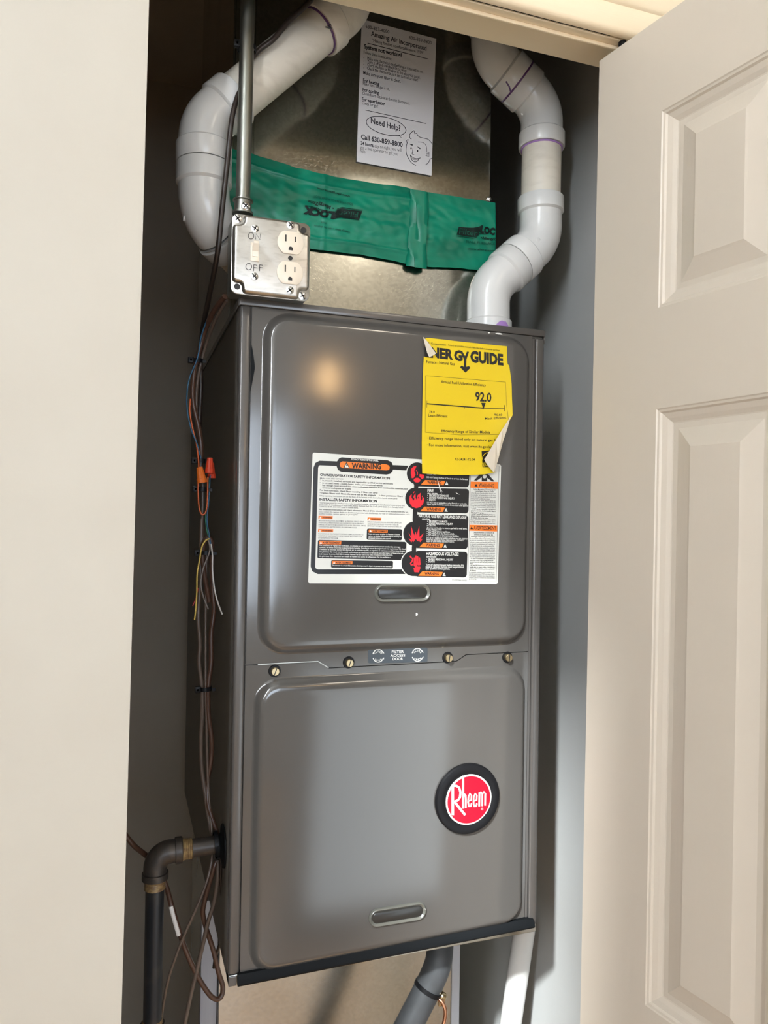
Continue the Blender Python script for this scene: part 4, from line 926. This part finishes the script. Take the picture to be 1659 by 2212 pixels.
for x, y, Y, r, a in ((340, 465, BX, .0054, 50), (1234, 1528, BX, .0054, 60), (580, 600, YC, .0048, 30), (570, 1258, YC, .0048, 45), (1070, 552, YC, .0050, 50), (1060, 1450, YC, .0050, -40)):
    screw('cover_screw', P(x, y, Y), r, ebox, a)
for x, y in ((1248, 622), (333, 1398)):
    bm = bmesh.new(); lathe(bm, P(x, y, BX - .0004), (0, -1, 0), [(0, .0038), (.0005, .0038)], 16); obj('knockout', bm, MT['ink'], ebox)
# handwritten ON / OFF
pr = Print(YC, lift=.0003, crop=qx)
def oval(x, y, rx, ry): return [(x + rx * math.cos(2 * math.pi * k / 24), y + ry * math.sin(2 * math.pi * k / 24)) for k in range(24)]
pr.line('ink', oval(525, 698, 38, 44), 8, 0, True); pr.line('ink', [(590, 748), (592, 668), (650, 756), (656, 668)], 8)
pr.line('ink', oval(493, 1124, 40, 46), 8, 0, True)
for x in (560, 640): pr.line('ink', [(x + 4, 1096), (x, 1186)], 9); pr.line('ink', [(x, 1098), (x + 48, 1106)], 8); pr.line('ink', [(x + 2, 1136), (x + 42, 1142)], 8)
pr.build(cov, dict(ink='handwriting'))
# conduit with set screw connector
cx0, cy0 = .0028, -.016
bot = pt(524, 462, cy0); topc = pt(535.5, 0, cy0); up = (topc - bot); topc = bot + up * ((CEIL - .001 - bot.z) / up.z)
cond = thing('conduit', 'thin galvanised steel conduit rising from the electrical box', 'conduit', bot)
bm = bmesh.new(); sweep(bm, [bot, topc], .0090, 20); obj('tube', bm, MT['emt'], cond, 60)
d = up.normalized()
bm = bmesh.new(); lathe(bm, bot - d * .001, d, [(0, .0128), (.003, .0128), (.004, .0108), (.016, .0108), (.0165, .0125), (.018, .0125), (.0185, .0092)], 24); cn = obj('connector', bm, MT['emt'], cond, 40)
screw('set_screw', pt(530.5, 446, cy0 - .0112), .0052, cn, 40, .003)

# ------------------------------------------------------------------ PVC pipes
def elbow(pA, pC, pB, r, bend, sock, name, par, matl, n=28):
    """45 degree fitting from pA round the corner pC to pB with a socket at each end"""
    pA, pC, pB = Vector(pA), Vector(pC), Vector(pB)
    da = (pA - pC).normalized(); db = (pB - pC).normalized(); ang = math.acos(max(-1, min(1, da.dot(db)))); tl = bend / math.tan(ang / 2)
    tl = min(tl, (pA - pC).length - sock * .9, (pB - pC).length - sock * .9); bend = tl * math.tan(ang / 2)
    tA, tB = pC + da * tl, pC + db * tl; bis = (da + db).normalized(); ctr = pC + bis * (bend / math.sin(ang / 2))
    A = []; v0 = tA - ctr; v1 = tB - ctr; tot = math.acos(max(-1, min(1, v0.normalized().dot(v1.normalized())))); ax = v0.cross(v1).normalized()
    for k in range(11): A.append(ctr + Matrix.Rotation(tot * k / 10, 3, ax) @ v0)
    rs = r * 1.175; rb = r * 1.07
    pts = [pA - da * .001, pA, pA - da * .0015, pA - da * sock, pA - da * (sock + .003)] + A + [pB - db * (sock + .003), pB - db * sock, pB - db * .0015, pB, pB - db * .001]
    rad = [r * .99, rs * .975, rs, rs, rb] + [rb] * 11 + [rb, rs, rs, rs * .975, r * .99]
    # drop bend points that would fall inside the sockets
    bm = bmesh.new(); sweep(bm, pts, rad, n); return obj(name, bm, matl, par, 35)
def ring(c, d, r, w, name, par, matl):
    d = Vector(d).normalized(); bm = bmesh.new(); lathe(bm, Vector(c) - d * w / 2, d, [(0, r), (w * .3, r * 1.012), (w * .7, r * 1.012), (w, r)], 32, True); return obj(name, bm, matl, par, 60)
RP = .0302
LYp = .032
c1, c2 = pt(441, 268, LYp), pt(441, 472, LYp)
j12 = pt(441, 357, LYp); e1 = pt(507, 214, LYp); dD = (e1 - c1).normalized()
up_el = pt(688, 66, LYp)
lp = thing('intake_pipe', 'white plastic intake pipe elbowing up and right behind the conduit', 'pipe', (j12.x, LYp, Z(.88)))
elbow(e1, c1, j12 + Vector((0, 0, .0006)), RP, .055, .024, 'elbow', lp, MT['pvc'])
e2 = pt(500, 531, LYp + .028); c2 = pt(441, 472, LYp)
elbow(j12 - Vector((0, 0, .0006)), c2, e2, RP, .055, .024, 'elbow', lp, MT['pvc'])
c3 = c2 + (e2 - c2) * 1.9
bm = bmesh.new(); sweep(bm, spline([e2 - (e2 - c2).normalized() * .01, c2 + (e2 - c2) * 1.35, c3 * .5 + (c2 + (e2 - c2) * 1.5) * .5 + Vector((.004, .004, -.006)), Vector((.040, .062, Z(H + .018))), Vector((.042, .066, Z(H + .003)))], 6), RP, 28); obj('pipe', bm, MT['pvcp'], lp, 60)
bm = bmesh.new(); sweep(bm, [e1 - dD * .012, up_el + dD * .012], RP, 32); obj('pipe', bm, MT['pvcp'], lp, 60)
c4_ = up_el + dD * .062
elbow(up_el, c4_, c4_ + Vector((0, 0, .060)), RP, .05, .024, 'elbow', lp, MT['pvcp'])
bm = bmesh.new(); sweep(bm, [c4_ + Vector((0, 0, .05)), Vector((c4_.x, c4_.y, CEIL - .001))], RP, 28); obj('pipe', bm, MT['pvcp'], lp, 60)
ring(up_el - dD * .0012, dD, RP * 1.05, .0025, 'primer_line', lp, MT['purple']); ring(e1 + dD * .0010, dD, RP * 1.02, .002, 'primer_line', lp, MT['purple'])
def mark(par, Y, segs, r=.0008):   # felt-pen strokes lying on a pipe: pixel pairs, on the pipe face
    bm = bmesh.new()
    for P_ in segs: sweep(bm, [pt(u, v, Y) for u, v in P_], r, 6)
    obj('pen_mark', bm, MT['ink'], par)
for u, v, r in ((398, 254, .005), (398, 470, .005)):
    bm = bmesh.new(); p = pt(u, v, LYp); lathe(bm, p + Vector((.002, 0, 0)), (-1, 0, .1), [(0, r), (.003, r), (.0036, r * .8)], 14)
    obj('moulding_nub', bm, MT['pvc'], lp, 40)
RYp = .070
rp = thing('vent_pipe', 'white plastic vent pipe with double bend right of duct', 'pipe', (pt(1055, 700, RYp).x, RYp, Z(H)))
b0 = pt(1055, 699, RYp); b0.z = Z(H + .0008); k1 = pt(1055, 622, RYp); j1 = pt(1113, 570, RYp); k2 = pt(1168, 522, RYp); j2 = pt(1168, 429, RYp)
k3 = pt(1170.5, 229, RYp); j3 = pt(1170, 322, RYp); j4 = pt(1117, 177, RYp); k4 = pt(1063, 125, RYp)
j1d = (k2 - k1).normalized(); j4d = (k4 - k3).normalized()
elbow(b0, k1, j1 - j1d * .0006, RP, .055, .022, 'elbow', rp, MT['pvc']); elbow(j1 + j1d * .0006, k2, j2, RP, .055, .022, 'elbow', rp, MT['pvc'])
bm = bmesh.new(); sweep(bm, [j2 - Vector((0, 0, .01)), j3 + Vector((0, 0, .01))], RP, 32); obj('pipe', bm, MT['pvcp'], rp, 60)
elbow(j3, k3, j4 - j4d * .0006, RP, .055, .022, 'elbow', rp, MT['pvc']); elbow(j4 + j4d * .0006, k4, k4 + Vector((0, 0, .062)), RP, .05, .022, 'elbow', rp, MT['pvc'])
bm = bmesh.new(); sweep(bm, [k4 + Vector((0, 0, .05)), Vector((k4.x, k4.y, CEIL - .001))], RP, 28); obj('pipe', bm, MT['pvcp'], rp, 60)
ring(j4, j4d, RP * 1.168, .0028, 'primer_line', rp, MT['purple']); ring(j3 - Vector((0, 0, .0012)), (0, 0, 1), RP * 1.05, .002, 'primer_line', rp, MT['purplel'])
ring(b0 + Vector((0, 0, .003)), (0, 0, 1), RP * 1.178, .003, 'primer_line', rp, MT['purple'])
# primer smear on the front of the lowest socket
bm = bmesh.new(); R2 = RP * 1.186; G = []
for i in range(11):
    a = math.radians(-112 + 58 * i / 10); hh = (.005, .0075, .0085, .013, .016, .0175, .0165, .017, .0145, .010, .005)[i]
    G.append([bm.verts.new((b0.x + R2 * math.cos(a), b0.y + R2 * math.sin(a), b0.z + z)) for z in (.001, hh)])
for a, b in zip(G, G[1:]): bm.faces.new((a[0], b[0], b[1], a[1]))
obj('primer_smear', bm, MT['purplel'], rp, 180)
cc = pt(1100, 192, RYp); cc = (j4 + k3) / 2
bm = bmesh.new(); fy = RYp - RP * 1.2
sweep(bm, [pt(1093, 176, fy), pt(1100, 187, fy), pt(1104, 201, fy)], .0011, 6); obj('pen_mark', bm, MT['purple'], rp)
bm = bmesh.new(); fy = LYp - RP * 1.02
sweep(bm, [pt(703, 58, fy), pt(717, 62, fy), pt(708, 55, fy), pt(718, 52, fy)], .0008, 6); obj('pen_mark', bm, MT['ink'], lp)
for u, v in ((1186, 478), (1162, 520)):
    bm = bmesh.new(); p = pt(u, v, RYp - RP * 1.0); lathe(bm, p, (0, -1, 0), [(0, .0045), (.0012, .0045), (.0016, .004)], 14)
    obj('moulding_nub', bm, MT['pvc'], rp, 40)

# ------------------------------------------------------------------ gas pipe
GY = .070
gc = pt(336, 1843, GY); gin = pt(490, 1819, GY); gin.x = -.0008
gp = thing('gas_pipe', 'black iron gas pipe with elbow entering the furnace side', 'pipe', (gc.x, GY, 0))
ndir = Vector((1, 0, .015)).normalized()
bm = bmesh.new(); sweep(bm, [gc + ndir * .02, Vector((-.0005, gin.y, gc.z + .0015 + .02 * .015))], .0118, 24); obj('nipple', bm, MT['gas'], gp, 60)
bm = bmesh.new(); sweep(bm, [gc - Vector((0, 0, .02)), Vector((gc.x, GY, .001))], .0118, 24); obj('riser', bm, MT['gasr'], gp, 60)
bm = bmesh.new(); A = []
ctr = gc + Vector((.018, 0, -.018)); pts = [gc + Vector((.034, 0, .0005)), gc + Vector((.033, 0, .0005)), gc + Vector((.025, 0, .0003)), gc + Vector((.0245, 0, .0003))]
pts += [ctr + Vector((-.018 * math.sin(a), 0, .018 * math.cos(a))) for a in [math.pi / 2 * k / 10 for k in range(11)]]
pts += [gc + Vector((0, 0, -.0245)), gc + Vector((0, 0, -.025)), gc + Vector((0, 0, -.033)), gc + Vector((0, 0, -.034))]
sweep(bm, pts, [.0150, .0168, .0168, .0148] + [.0150] * 11 + [.0148, .0168, .0168, .0150], 24); obj('elbow', bm, MT['gas'], gp, 45)
for c, d in ((gc + Vector((.034, 0, .0005)), ndir), (gc + Vector((0, 0, -.034)), Vector((0, 0, -1)))):
    bm = bmesh.new(); lathe(bm, c, d, [(0, .0140)] + [(.0012 * k + .0006 * (k % 2), .0128 + .0006 * (k % 2)) for k in range(1, 10)] + [(.0125, .0119)], 24); tag(obj('thread', bm, MT['dope'], gp, 60), 'threads smeared with ochre pipe dope')
zu = pt(335, 2208, GY).z
bm = bmesh.new(); lathe(bm, (gc.x, GY, zu), (0, 0, -1), [(0, .0122), (.001, .0155), (.03, .0168), (.034, .0168), (.035, .012)], 24); obj('coupling', bm, MT['gas'], gp, 45)
bm = bmesh.new(); lathe(bm, (gc.x, GY, zu + .004), (0, 0, -1), [(0, .0121), (.002, .0132), (.0041, .0136)], 24); obj('thread', bm, MT['dope'], gp, 60)
# rubber grommet on the furnace side (belongs to the furnace)
bm = bmesh.new(); lathe(bm, (-.0002, GY - .004, gc.z + .001), (-1, 0, 0), [(0, .028), (.0015, .0275), (.003, .018), (.006, .0135), (.0105, .0128)], 28); obj('grommet', bm, MT['black'], fur, 45)

# ------------------------------------------------------------------ cables on the left
def cable(name, label, pts, r, m, cat='cable', group=None, sub=8, n=10):
    bm = bmesh.new(); sweep(bm, spline([pt(u, v, Y) for u, v, Y in pts], sub), r, n)
    o = tag(obj(name, bm, MT[m], None, 60), label, cat, group)
    return o
WY = .10
cable('flex_cable', 'black cable running down behind the conduit and left of it', [(690, -30, -.010), (668, 4, -.012), (625, 45, -.010), (590, 85, -.008), (560, 108, -.0045), (535, 140, -.0027), (522, 190, -.0027), (512, 212, -.0040), (500, 262, -.0070), (490, 360, -.0070), (480, 450, -.006), (470, 545, .0), (452, 640, .05), (437, 715, .10), (433, 775, .112), (434, 830, .112), (432, 880, .112), (430, 930, .112)], .0034, 'darkc')
cable('control_cable', 'thick brown control cable, outermost in the bundle, down to wire nuts', [(486, 640, .012), (462, 672, .05), (442, 716, .09), (428, 768, WY), (420, 800, WY), (416, 840, WY), (418, 876, WY), (428, 920, WY), (434, 960, WY), (434, 1000, WY + .004), (432, 1040, WY + .006)], .0036, 'brown')
cable('control_cable', 'taupe control cable behind the thick brown one beneath electrical box', [(489, 648, .018), (466, 690, .06), (448, 735, .095), (434, 785, WY + .008), (426, 830, WY + .008), (424, 880, WY + .008), (428, 935, WY + .008), (436, 985, WY + .008), (438, 1060, WY + .008), (437, 1130, WY + .006), (437, 1190, WY)], .0024, 'brown2')
cable('thin_wire', 'thin blue wire bowing out left of the brown cables', [(470, 655, .03), (448, 690, .07), (434, 730, .088), (427, 772, .092), (410, 815, .092), (404, 850, .092), (405, 890, .092), (414, 930, .092), (426, 960, .092), (436, 1000, .094)], .0010, 'wblue', 'wire', None, 8, 8)
cable('thin_wire', 'bright orange wire leaving the brown cable and looping under the nuts', [(411, 862, .094), (410, 890, .093), (416, 925, .093), (424, 958, .093), (429, 1000, .090), (428, 1050, .088), (429, 1085, .088), (432, 1104, .088), (438, 1112, .088), (445, 1104, .088), (448, 1080, .088), (449, 1030, .089)], .0011, 'worange', 'wire', None, 8, 8)
cable('thin_wire', 'green wire below the wire nuts, next to blue one', [(450, 1030, .092), (450, 1060, .094), (444, 1110, .094), (446, 1140, .094), (452, 1168, .094), (453, 1182, .095)], .0009, 'wgreen', 'wire', None, 8, 8)
cable('thin_wire', 'short blue wire below the red wire nut', [(454, 1026, .091), (451, 1080, .092), (447, 1122, .092), (451, 1150, .092), (455, 1176, .093)], .0009, 'wblue', 'wire', None, 8, 8)
cable('thin_wire', 'loose yellow wire with cut end hanging left of the bundle', [(452, 1164, .090), (444, 1168, .088), (436, 1182, .087), (431, 1210, .086), (426, 1240, .085), (425, 1280, .085), (423, 1315, .085), (420, 1339, .085)], .0011, 'wyellow', 'wire', None, 8, 8)
cable('thin_wire', 'loose white wire with cut end hanging right of the bundle', [(456, 1175, .09), (459, 1200, .088), (459, 1230, .086), (463, 1270, .085), (470, 1300, .085), (480, 1327, .085)], .0011, 'wwhite', 'wire', None, 8, 8)
cable('thin_wire', 'loose grey wire with cut end hanging between yellow and white ones', [(450, 1166, .088), (453, 1190, .087), (440, 1225, .086), (434, 1258, .086), (438, 1285, .086), (450, 1316, .086)], .0011, 'wgrey', 'wire', None, 8, 8)
cable('thin_wire', 'short red wire tip peeking out beside the yellow wire', [(428, 1270, .088), (423, 1292, .088), (416, 1309, .088)], .0008, 'wred', 'wire', None, 8, 8)
cable('control_cable', 'long brown control cable looping below gas pipe and behind its elbow', [(452, 1300, WY + .006), (440, 1230, WY), (438, 1186, WY - .003), (443, 1168, WY - .005), (452, 1163, WY - .005), (457, 1172, WY - .004), (457, 1215, WY), (460, 1280, WY), (462, 1320, WY), (456, 1370, WY), (456, 1430, WY), (450, 1480, WY), (450, 1540, WY), (457, 1595, WY), (456, 1640, WY), (448, 1690, WY), (450, 1740, .095), (466, 1790, .090), (472, 1812, .0875), (470, 1850, .0875), (460, 1880, .084), (441, 1950, .088), (440, 1985, .09), (460, 2050, .09), (472, 2100, .09), (481, 2130, .09), (478, 2152, .088), (466, 2158, .086), (450, 2145, .084), (425, 2105, .082), (402, 2055, .08), (385, 2005, .08), (370, 1955, .085), (360, 1918, .098), (347, 1888, .105), (330, 1862, .108), (312, 1845, .104), (292, 1829, .098), (274, 1808, .094), (258, 1785, .09)], .0034, 'brown', 'cable')
cable('control_cable', 'dark brown control cable along the left of the hanging bundle', [(436, 1120, WY + .004), (434, 1180, WY + .003), (433, 1250, WY + .003), (428, 1330, WY), (432, 1390, WY), (430, 1430, WY), (436, 1485, WY), (437, 1540, WY), (434, 1600, WY), (436, 1660, WY), (444, 1720, .097), (455, 1790, .092), (464, 1815, .087), (470, 1850, .086), (470, 1900, .082), (462, 1950, .08), (450, 1990, .08), (436, 2050, .08), (424, 2100, .08), (412, 2150, .08), (396, 2230, .08), (385, 2330, .085), (380, 2500, .09), (378, 2800, .09), (377, 3330, .09)], .0028, 'brown2', 'cable')
cable('control_cable', 'thin taupe control cable in the middle of the hanging bundle', [(446, 1190, WY + .006), (445, 1260, WY + .006), (444, 1350, WY + .004), (444, 1420, WY + .002), (444, 1485, WY), (446, 1550, WY), (447, 1620, WY), (450, 1700, .097), (456, 1780, .09), (459, 1812, .0855), (458, 1850, .085), (448, 1900, .078), (425, 1960, .074), (402, 2010, .074), (380, 2065, .074), (360, 2130, .080), (345, 2235, .095), (338, 2400, .10), (335, 2800, .10), (334, 3330, .10)], .0019, 'brown2', 'cable')
cable('control_cable', 'dark cable hanging close to the furnace side below gas pipe', [(478, 1838, .078), (477, 1880, .08), (478, 1920, .085), (486, 1965, .085), (488, 1995, .09), (478, 2030, .10), (466, 2065, .11), (462, 2090, .12)], .0022, 'darkc', 'cable')
bm = bmesh.new(); sweep(bm, spline([pt(u, v, Y) for u, v, Y in ((369, 1958, .0815), (376, 1985, .0785), (383, 2010, .0765), (386, 2021, .0765))], 6), .0027, 8, True, .6)
tag(obj('white_sleeve', bm, MT['wwhite'], None, 60), 'torn white sleeve on the looping brown cable', 'sleeve')
# wire nuts
def nut(p, q, r, m, label):
    p, q = Vector(p), Vector(q); d = (q - p); L = d.length; bm = bmesh.new()
    n = 24; prof = [(0, r * .55), (.0005, r * .62), (L * .5, r * .80), (L * .72, r * .88), (L * .73, r), (L, r * 1.02), (L, r * .7)]
    rings = lathe(bm, p, d, prof, n)
    for R3 in rings[2:5]:
        for k, v in enumerate(R3):
            if k % 2: v.co += (p + d * ((v.co - p).dot(d) / d.dot(d)) - v.co) * .07
    tag(obj('wire_nut', bm, MT[m], None, 30), label, 'wire nut')
nut(pt(431, 1009, .086), pt(437, 1043, .086), .0068, 'nut', 'orange wire nut, the lower one on the bundle')
nut(pt(453.5, 989, .088), pt(452.5, 1022, .088), .0062, 'nut2', 'red wire nut, the upper one beside orange nut')
nut(pt(457, 1000, .0985), pt(457, 1033, .0985), .0055, 'nut2', 'red wire nut mostly hidden behind the other red one')
# cable ties
def tie(u, v, Y, r, label, tail=10, head=(-1, 0), ry=None, axis=(0, 0, 1)):
    c = pt(u, v, Y); axis = Vector(axis).normalized(); t = thing('cable_tie', label, 'cable tie', c, 'black cable ties on the wires')
    bm = bmesh.new(); a1 = Vector((1, 0, 0)) if abs(axis.x) < .8 else Vector((0, 0, 1)); a1 = (a1 - axis * a1.dot(axis)).normalized(); a2 = axis.cross(a1)
    rings = []
    for k in range(28):
        a = 2 * math.pi * k / 28; d = a1 * math.cos(a) + a2 * math.sin(a) * ((ry or r) / r)
        rings.append([bm.verts.new(c + d * (r + dr) + axis * w) for dr, w in ((0, -.0027), (.0012, -.0027), (.0012, .0027), (0, .0027))])
    for k in range(28):
        a, b = rings[k], rings[(k + 1) % 28]
        for j in range(4): bm.faces.new((a[j], a[(j + 1) % 4], b[(j + 1) % 4], b[j]))
    obj('strap', bm, MT['blackp'], t, 40)
    h = c + a1 * head[0] * (r + .0022) + a2 * 0 + Vector((0, -(ry or r) * .55, 0)) * (1 if head[1] == 0 else 0)
    bm = bmesh.new(); add_box(bm, h.x - .0038, h.x + .0038, h.y - .0034, h.y + .0030, h.z - .0042, h.z + .0042, .0008); add_box(bm, h.x - .0015, h.x + .0015, h.y - .0034, h.y - .0027, h.z - .0018, h.z + .0018, .0003)
    obj('head', bm, MT['blackp'], t, 40)
    if tail:
        e = c + a1 * (-head[0]) * (r + .001); bm = bmesh.new(); add_box(bm, e.x - .001, e.x + .0045, e.y - (ry or r) * .9, e.y - (ry or r) * .9 + .0014, e.z - .0030, e.z + .0014, .0004); obj('tail', bm, MT['blackp'], t)
tie(426, 780, .104, .0066, 'black cable tie nearest the electrical box, above blue wire bow')
tie(433, 996, .099, .0062, 'black cable tie directly above the orange wire nut')
tie(437, 1057, .097, .0072, 'black cable tie directly below the orange wire nut')
tie(444, 1194, .098, .0092, 'black cable tie where loose yellow and white wires hang')
tie(443, 1487, .100, .0080, 'black cable tie halfway down the hanging cable bundle')
tie(466, 1822, GY, .0152, 'black cable tie strapped around the gas pipe', 0, (-1, 1), None, (1, 0, .05))
tie(533, 106, -.010, .0108, 'black cable tie around conduit holding the cable', 0, (-1, 0), .0112)

# ------------------------------------------------------------------ below the furnace
DY_ = .22
sd = thing('supply_duct', 'shiny galvanised supply duct below the furnace', 'duct', (.215, .45, 0))
obj('duct_wall', box(.0165, .4165, DY_, .68, 0.001, Z(-.0012), .0012), MT['galv2'], sd)
obj('corner_flange', box(.405, .4195, DY_ - .003, DY_, 0.002, Z(-.0016), .0008), mat('duct_tape_grey', (0.42, 0.43, 0.46), 0.5), sd)
gb = pt(470, 2150, .30)
tag(obj('board', box(-.0095, .0155, .228, .246, .0005, Z(-.002), .001), MT['board']), 'grey board added in place of the lit side of the supply duct', 'board')  # added board, stands in for the lit left side of the duct
# grey drain hose with clamp
HY = .085
pts = spline([pt(952, 2020, HY + .02), pt(950, 2055, HY + .008), pt(945, 2085, HY), pt(930, 2122, HY), pt(905, 2172, HY), pt(878, 2224, HY), pt(820, 2335, HY + .01), pt(760, 2480, HY + .02), pt(700, 2800, HY + .02), pt(690, 3300, HY + .02), pt(688, 3700, HY + .02)], 6)
pts = [p for p in pts if .001 < p.z < Z(-.0015)]
dh = tag(obj('drain_hose', (lambda b: (sweep(b, pts, [.0200] * len(pts), 24), b)[1])(bmesh.new()), MT['hose'], None, 60), 'thick grey drain hose elbowing down out of the furnace base', 'hose')
cb = pt(924, 2135, HY); dirh = (pt(905, 2172, HY) - pt(930, 2122, HY)).normalized()
cl = thing('hose_clamp', 'black tie with brass clasp around the grey hose', 'clamp', cb)
bm = bmesh.new(); lathe(bm, cb - dirh * .003, dirh, [(0, .0202), (.0001, .0216), (.006, .0216), (.0061, .0202)], 28); obj('strap', bm, MT['blackp'], cl, 40)
bp = pt(955, 2154, HY - .006)
bm = bmesh.new(); lathe(bm, bp + Vector((-.004, 0, .004)), (.8, 0, -.5), [(0, .004), (.002, .0062), (.008, .0062), (.010, .004)], 12); add_box(bm, bp.x - .006, bp.x + .004, bp.y - .003, bp.y + .004, bp.z - .012, bp.z - .004, .001); obj('clasp', bm, MT['brass'], cl, 40)
cable('copper_tube', 'bent copper tube curling below the brass clasp', [(948, 2158, HY - .012), (956, 2166, HY - .016), (962, 2182, HY - .018), (960, 2205, HY - .018), (950, 2235, HY - .016), (925, 2290, HY - .020), (890, 2310, HY - .022), (870, 2280, HY - .023)], .0030, 'copper', 'tube')
# leaning white drain pipe at the right
pa, pb = pt(1134, 2000, .17), pt(1103, 2212, .17); dd = pb - pa; top_ = pa - dd * .10
bm = bmesh.new(); L = [pa - dd * 0.02, pa + dd * ((0.002 - pa.z) / dd.z)]; L[0].z = min(L[0].z, Z(.0)); sweep(bm, [p for p in L], .0178, 24)
tag(obj('drain_pipe', bm, MT['pvc'], None, 60), 'white plastic drain pipe leaning beside the right closet wall', 'pipe')
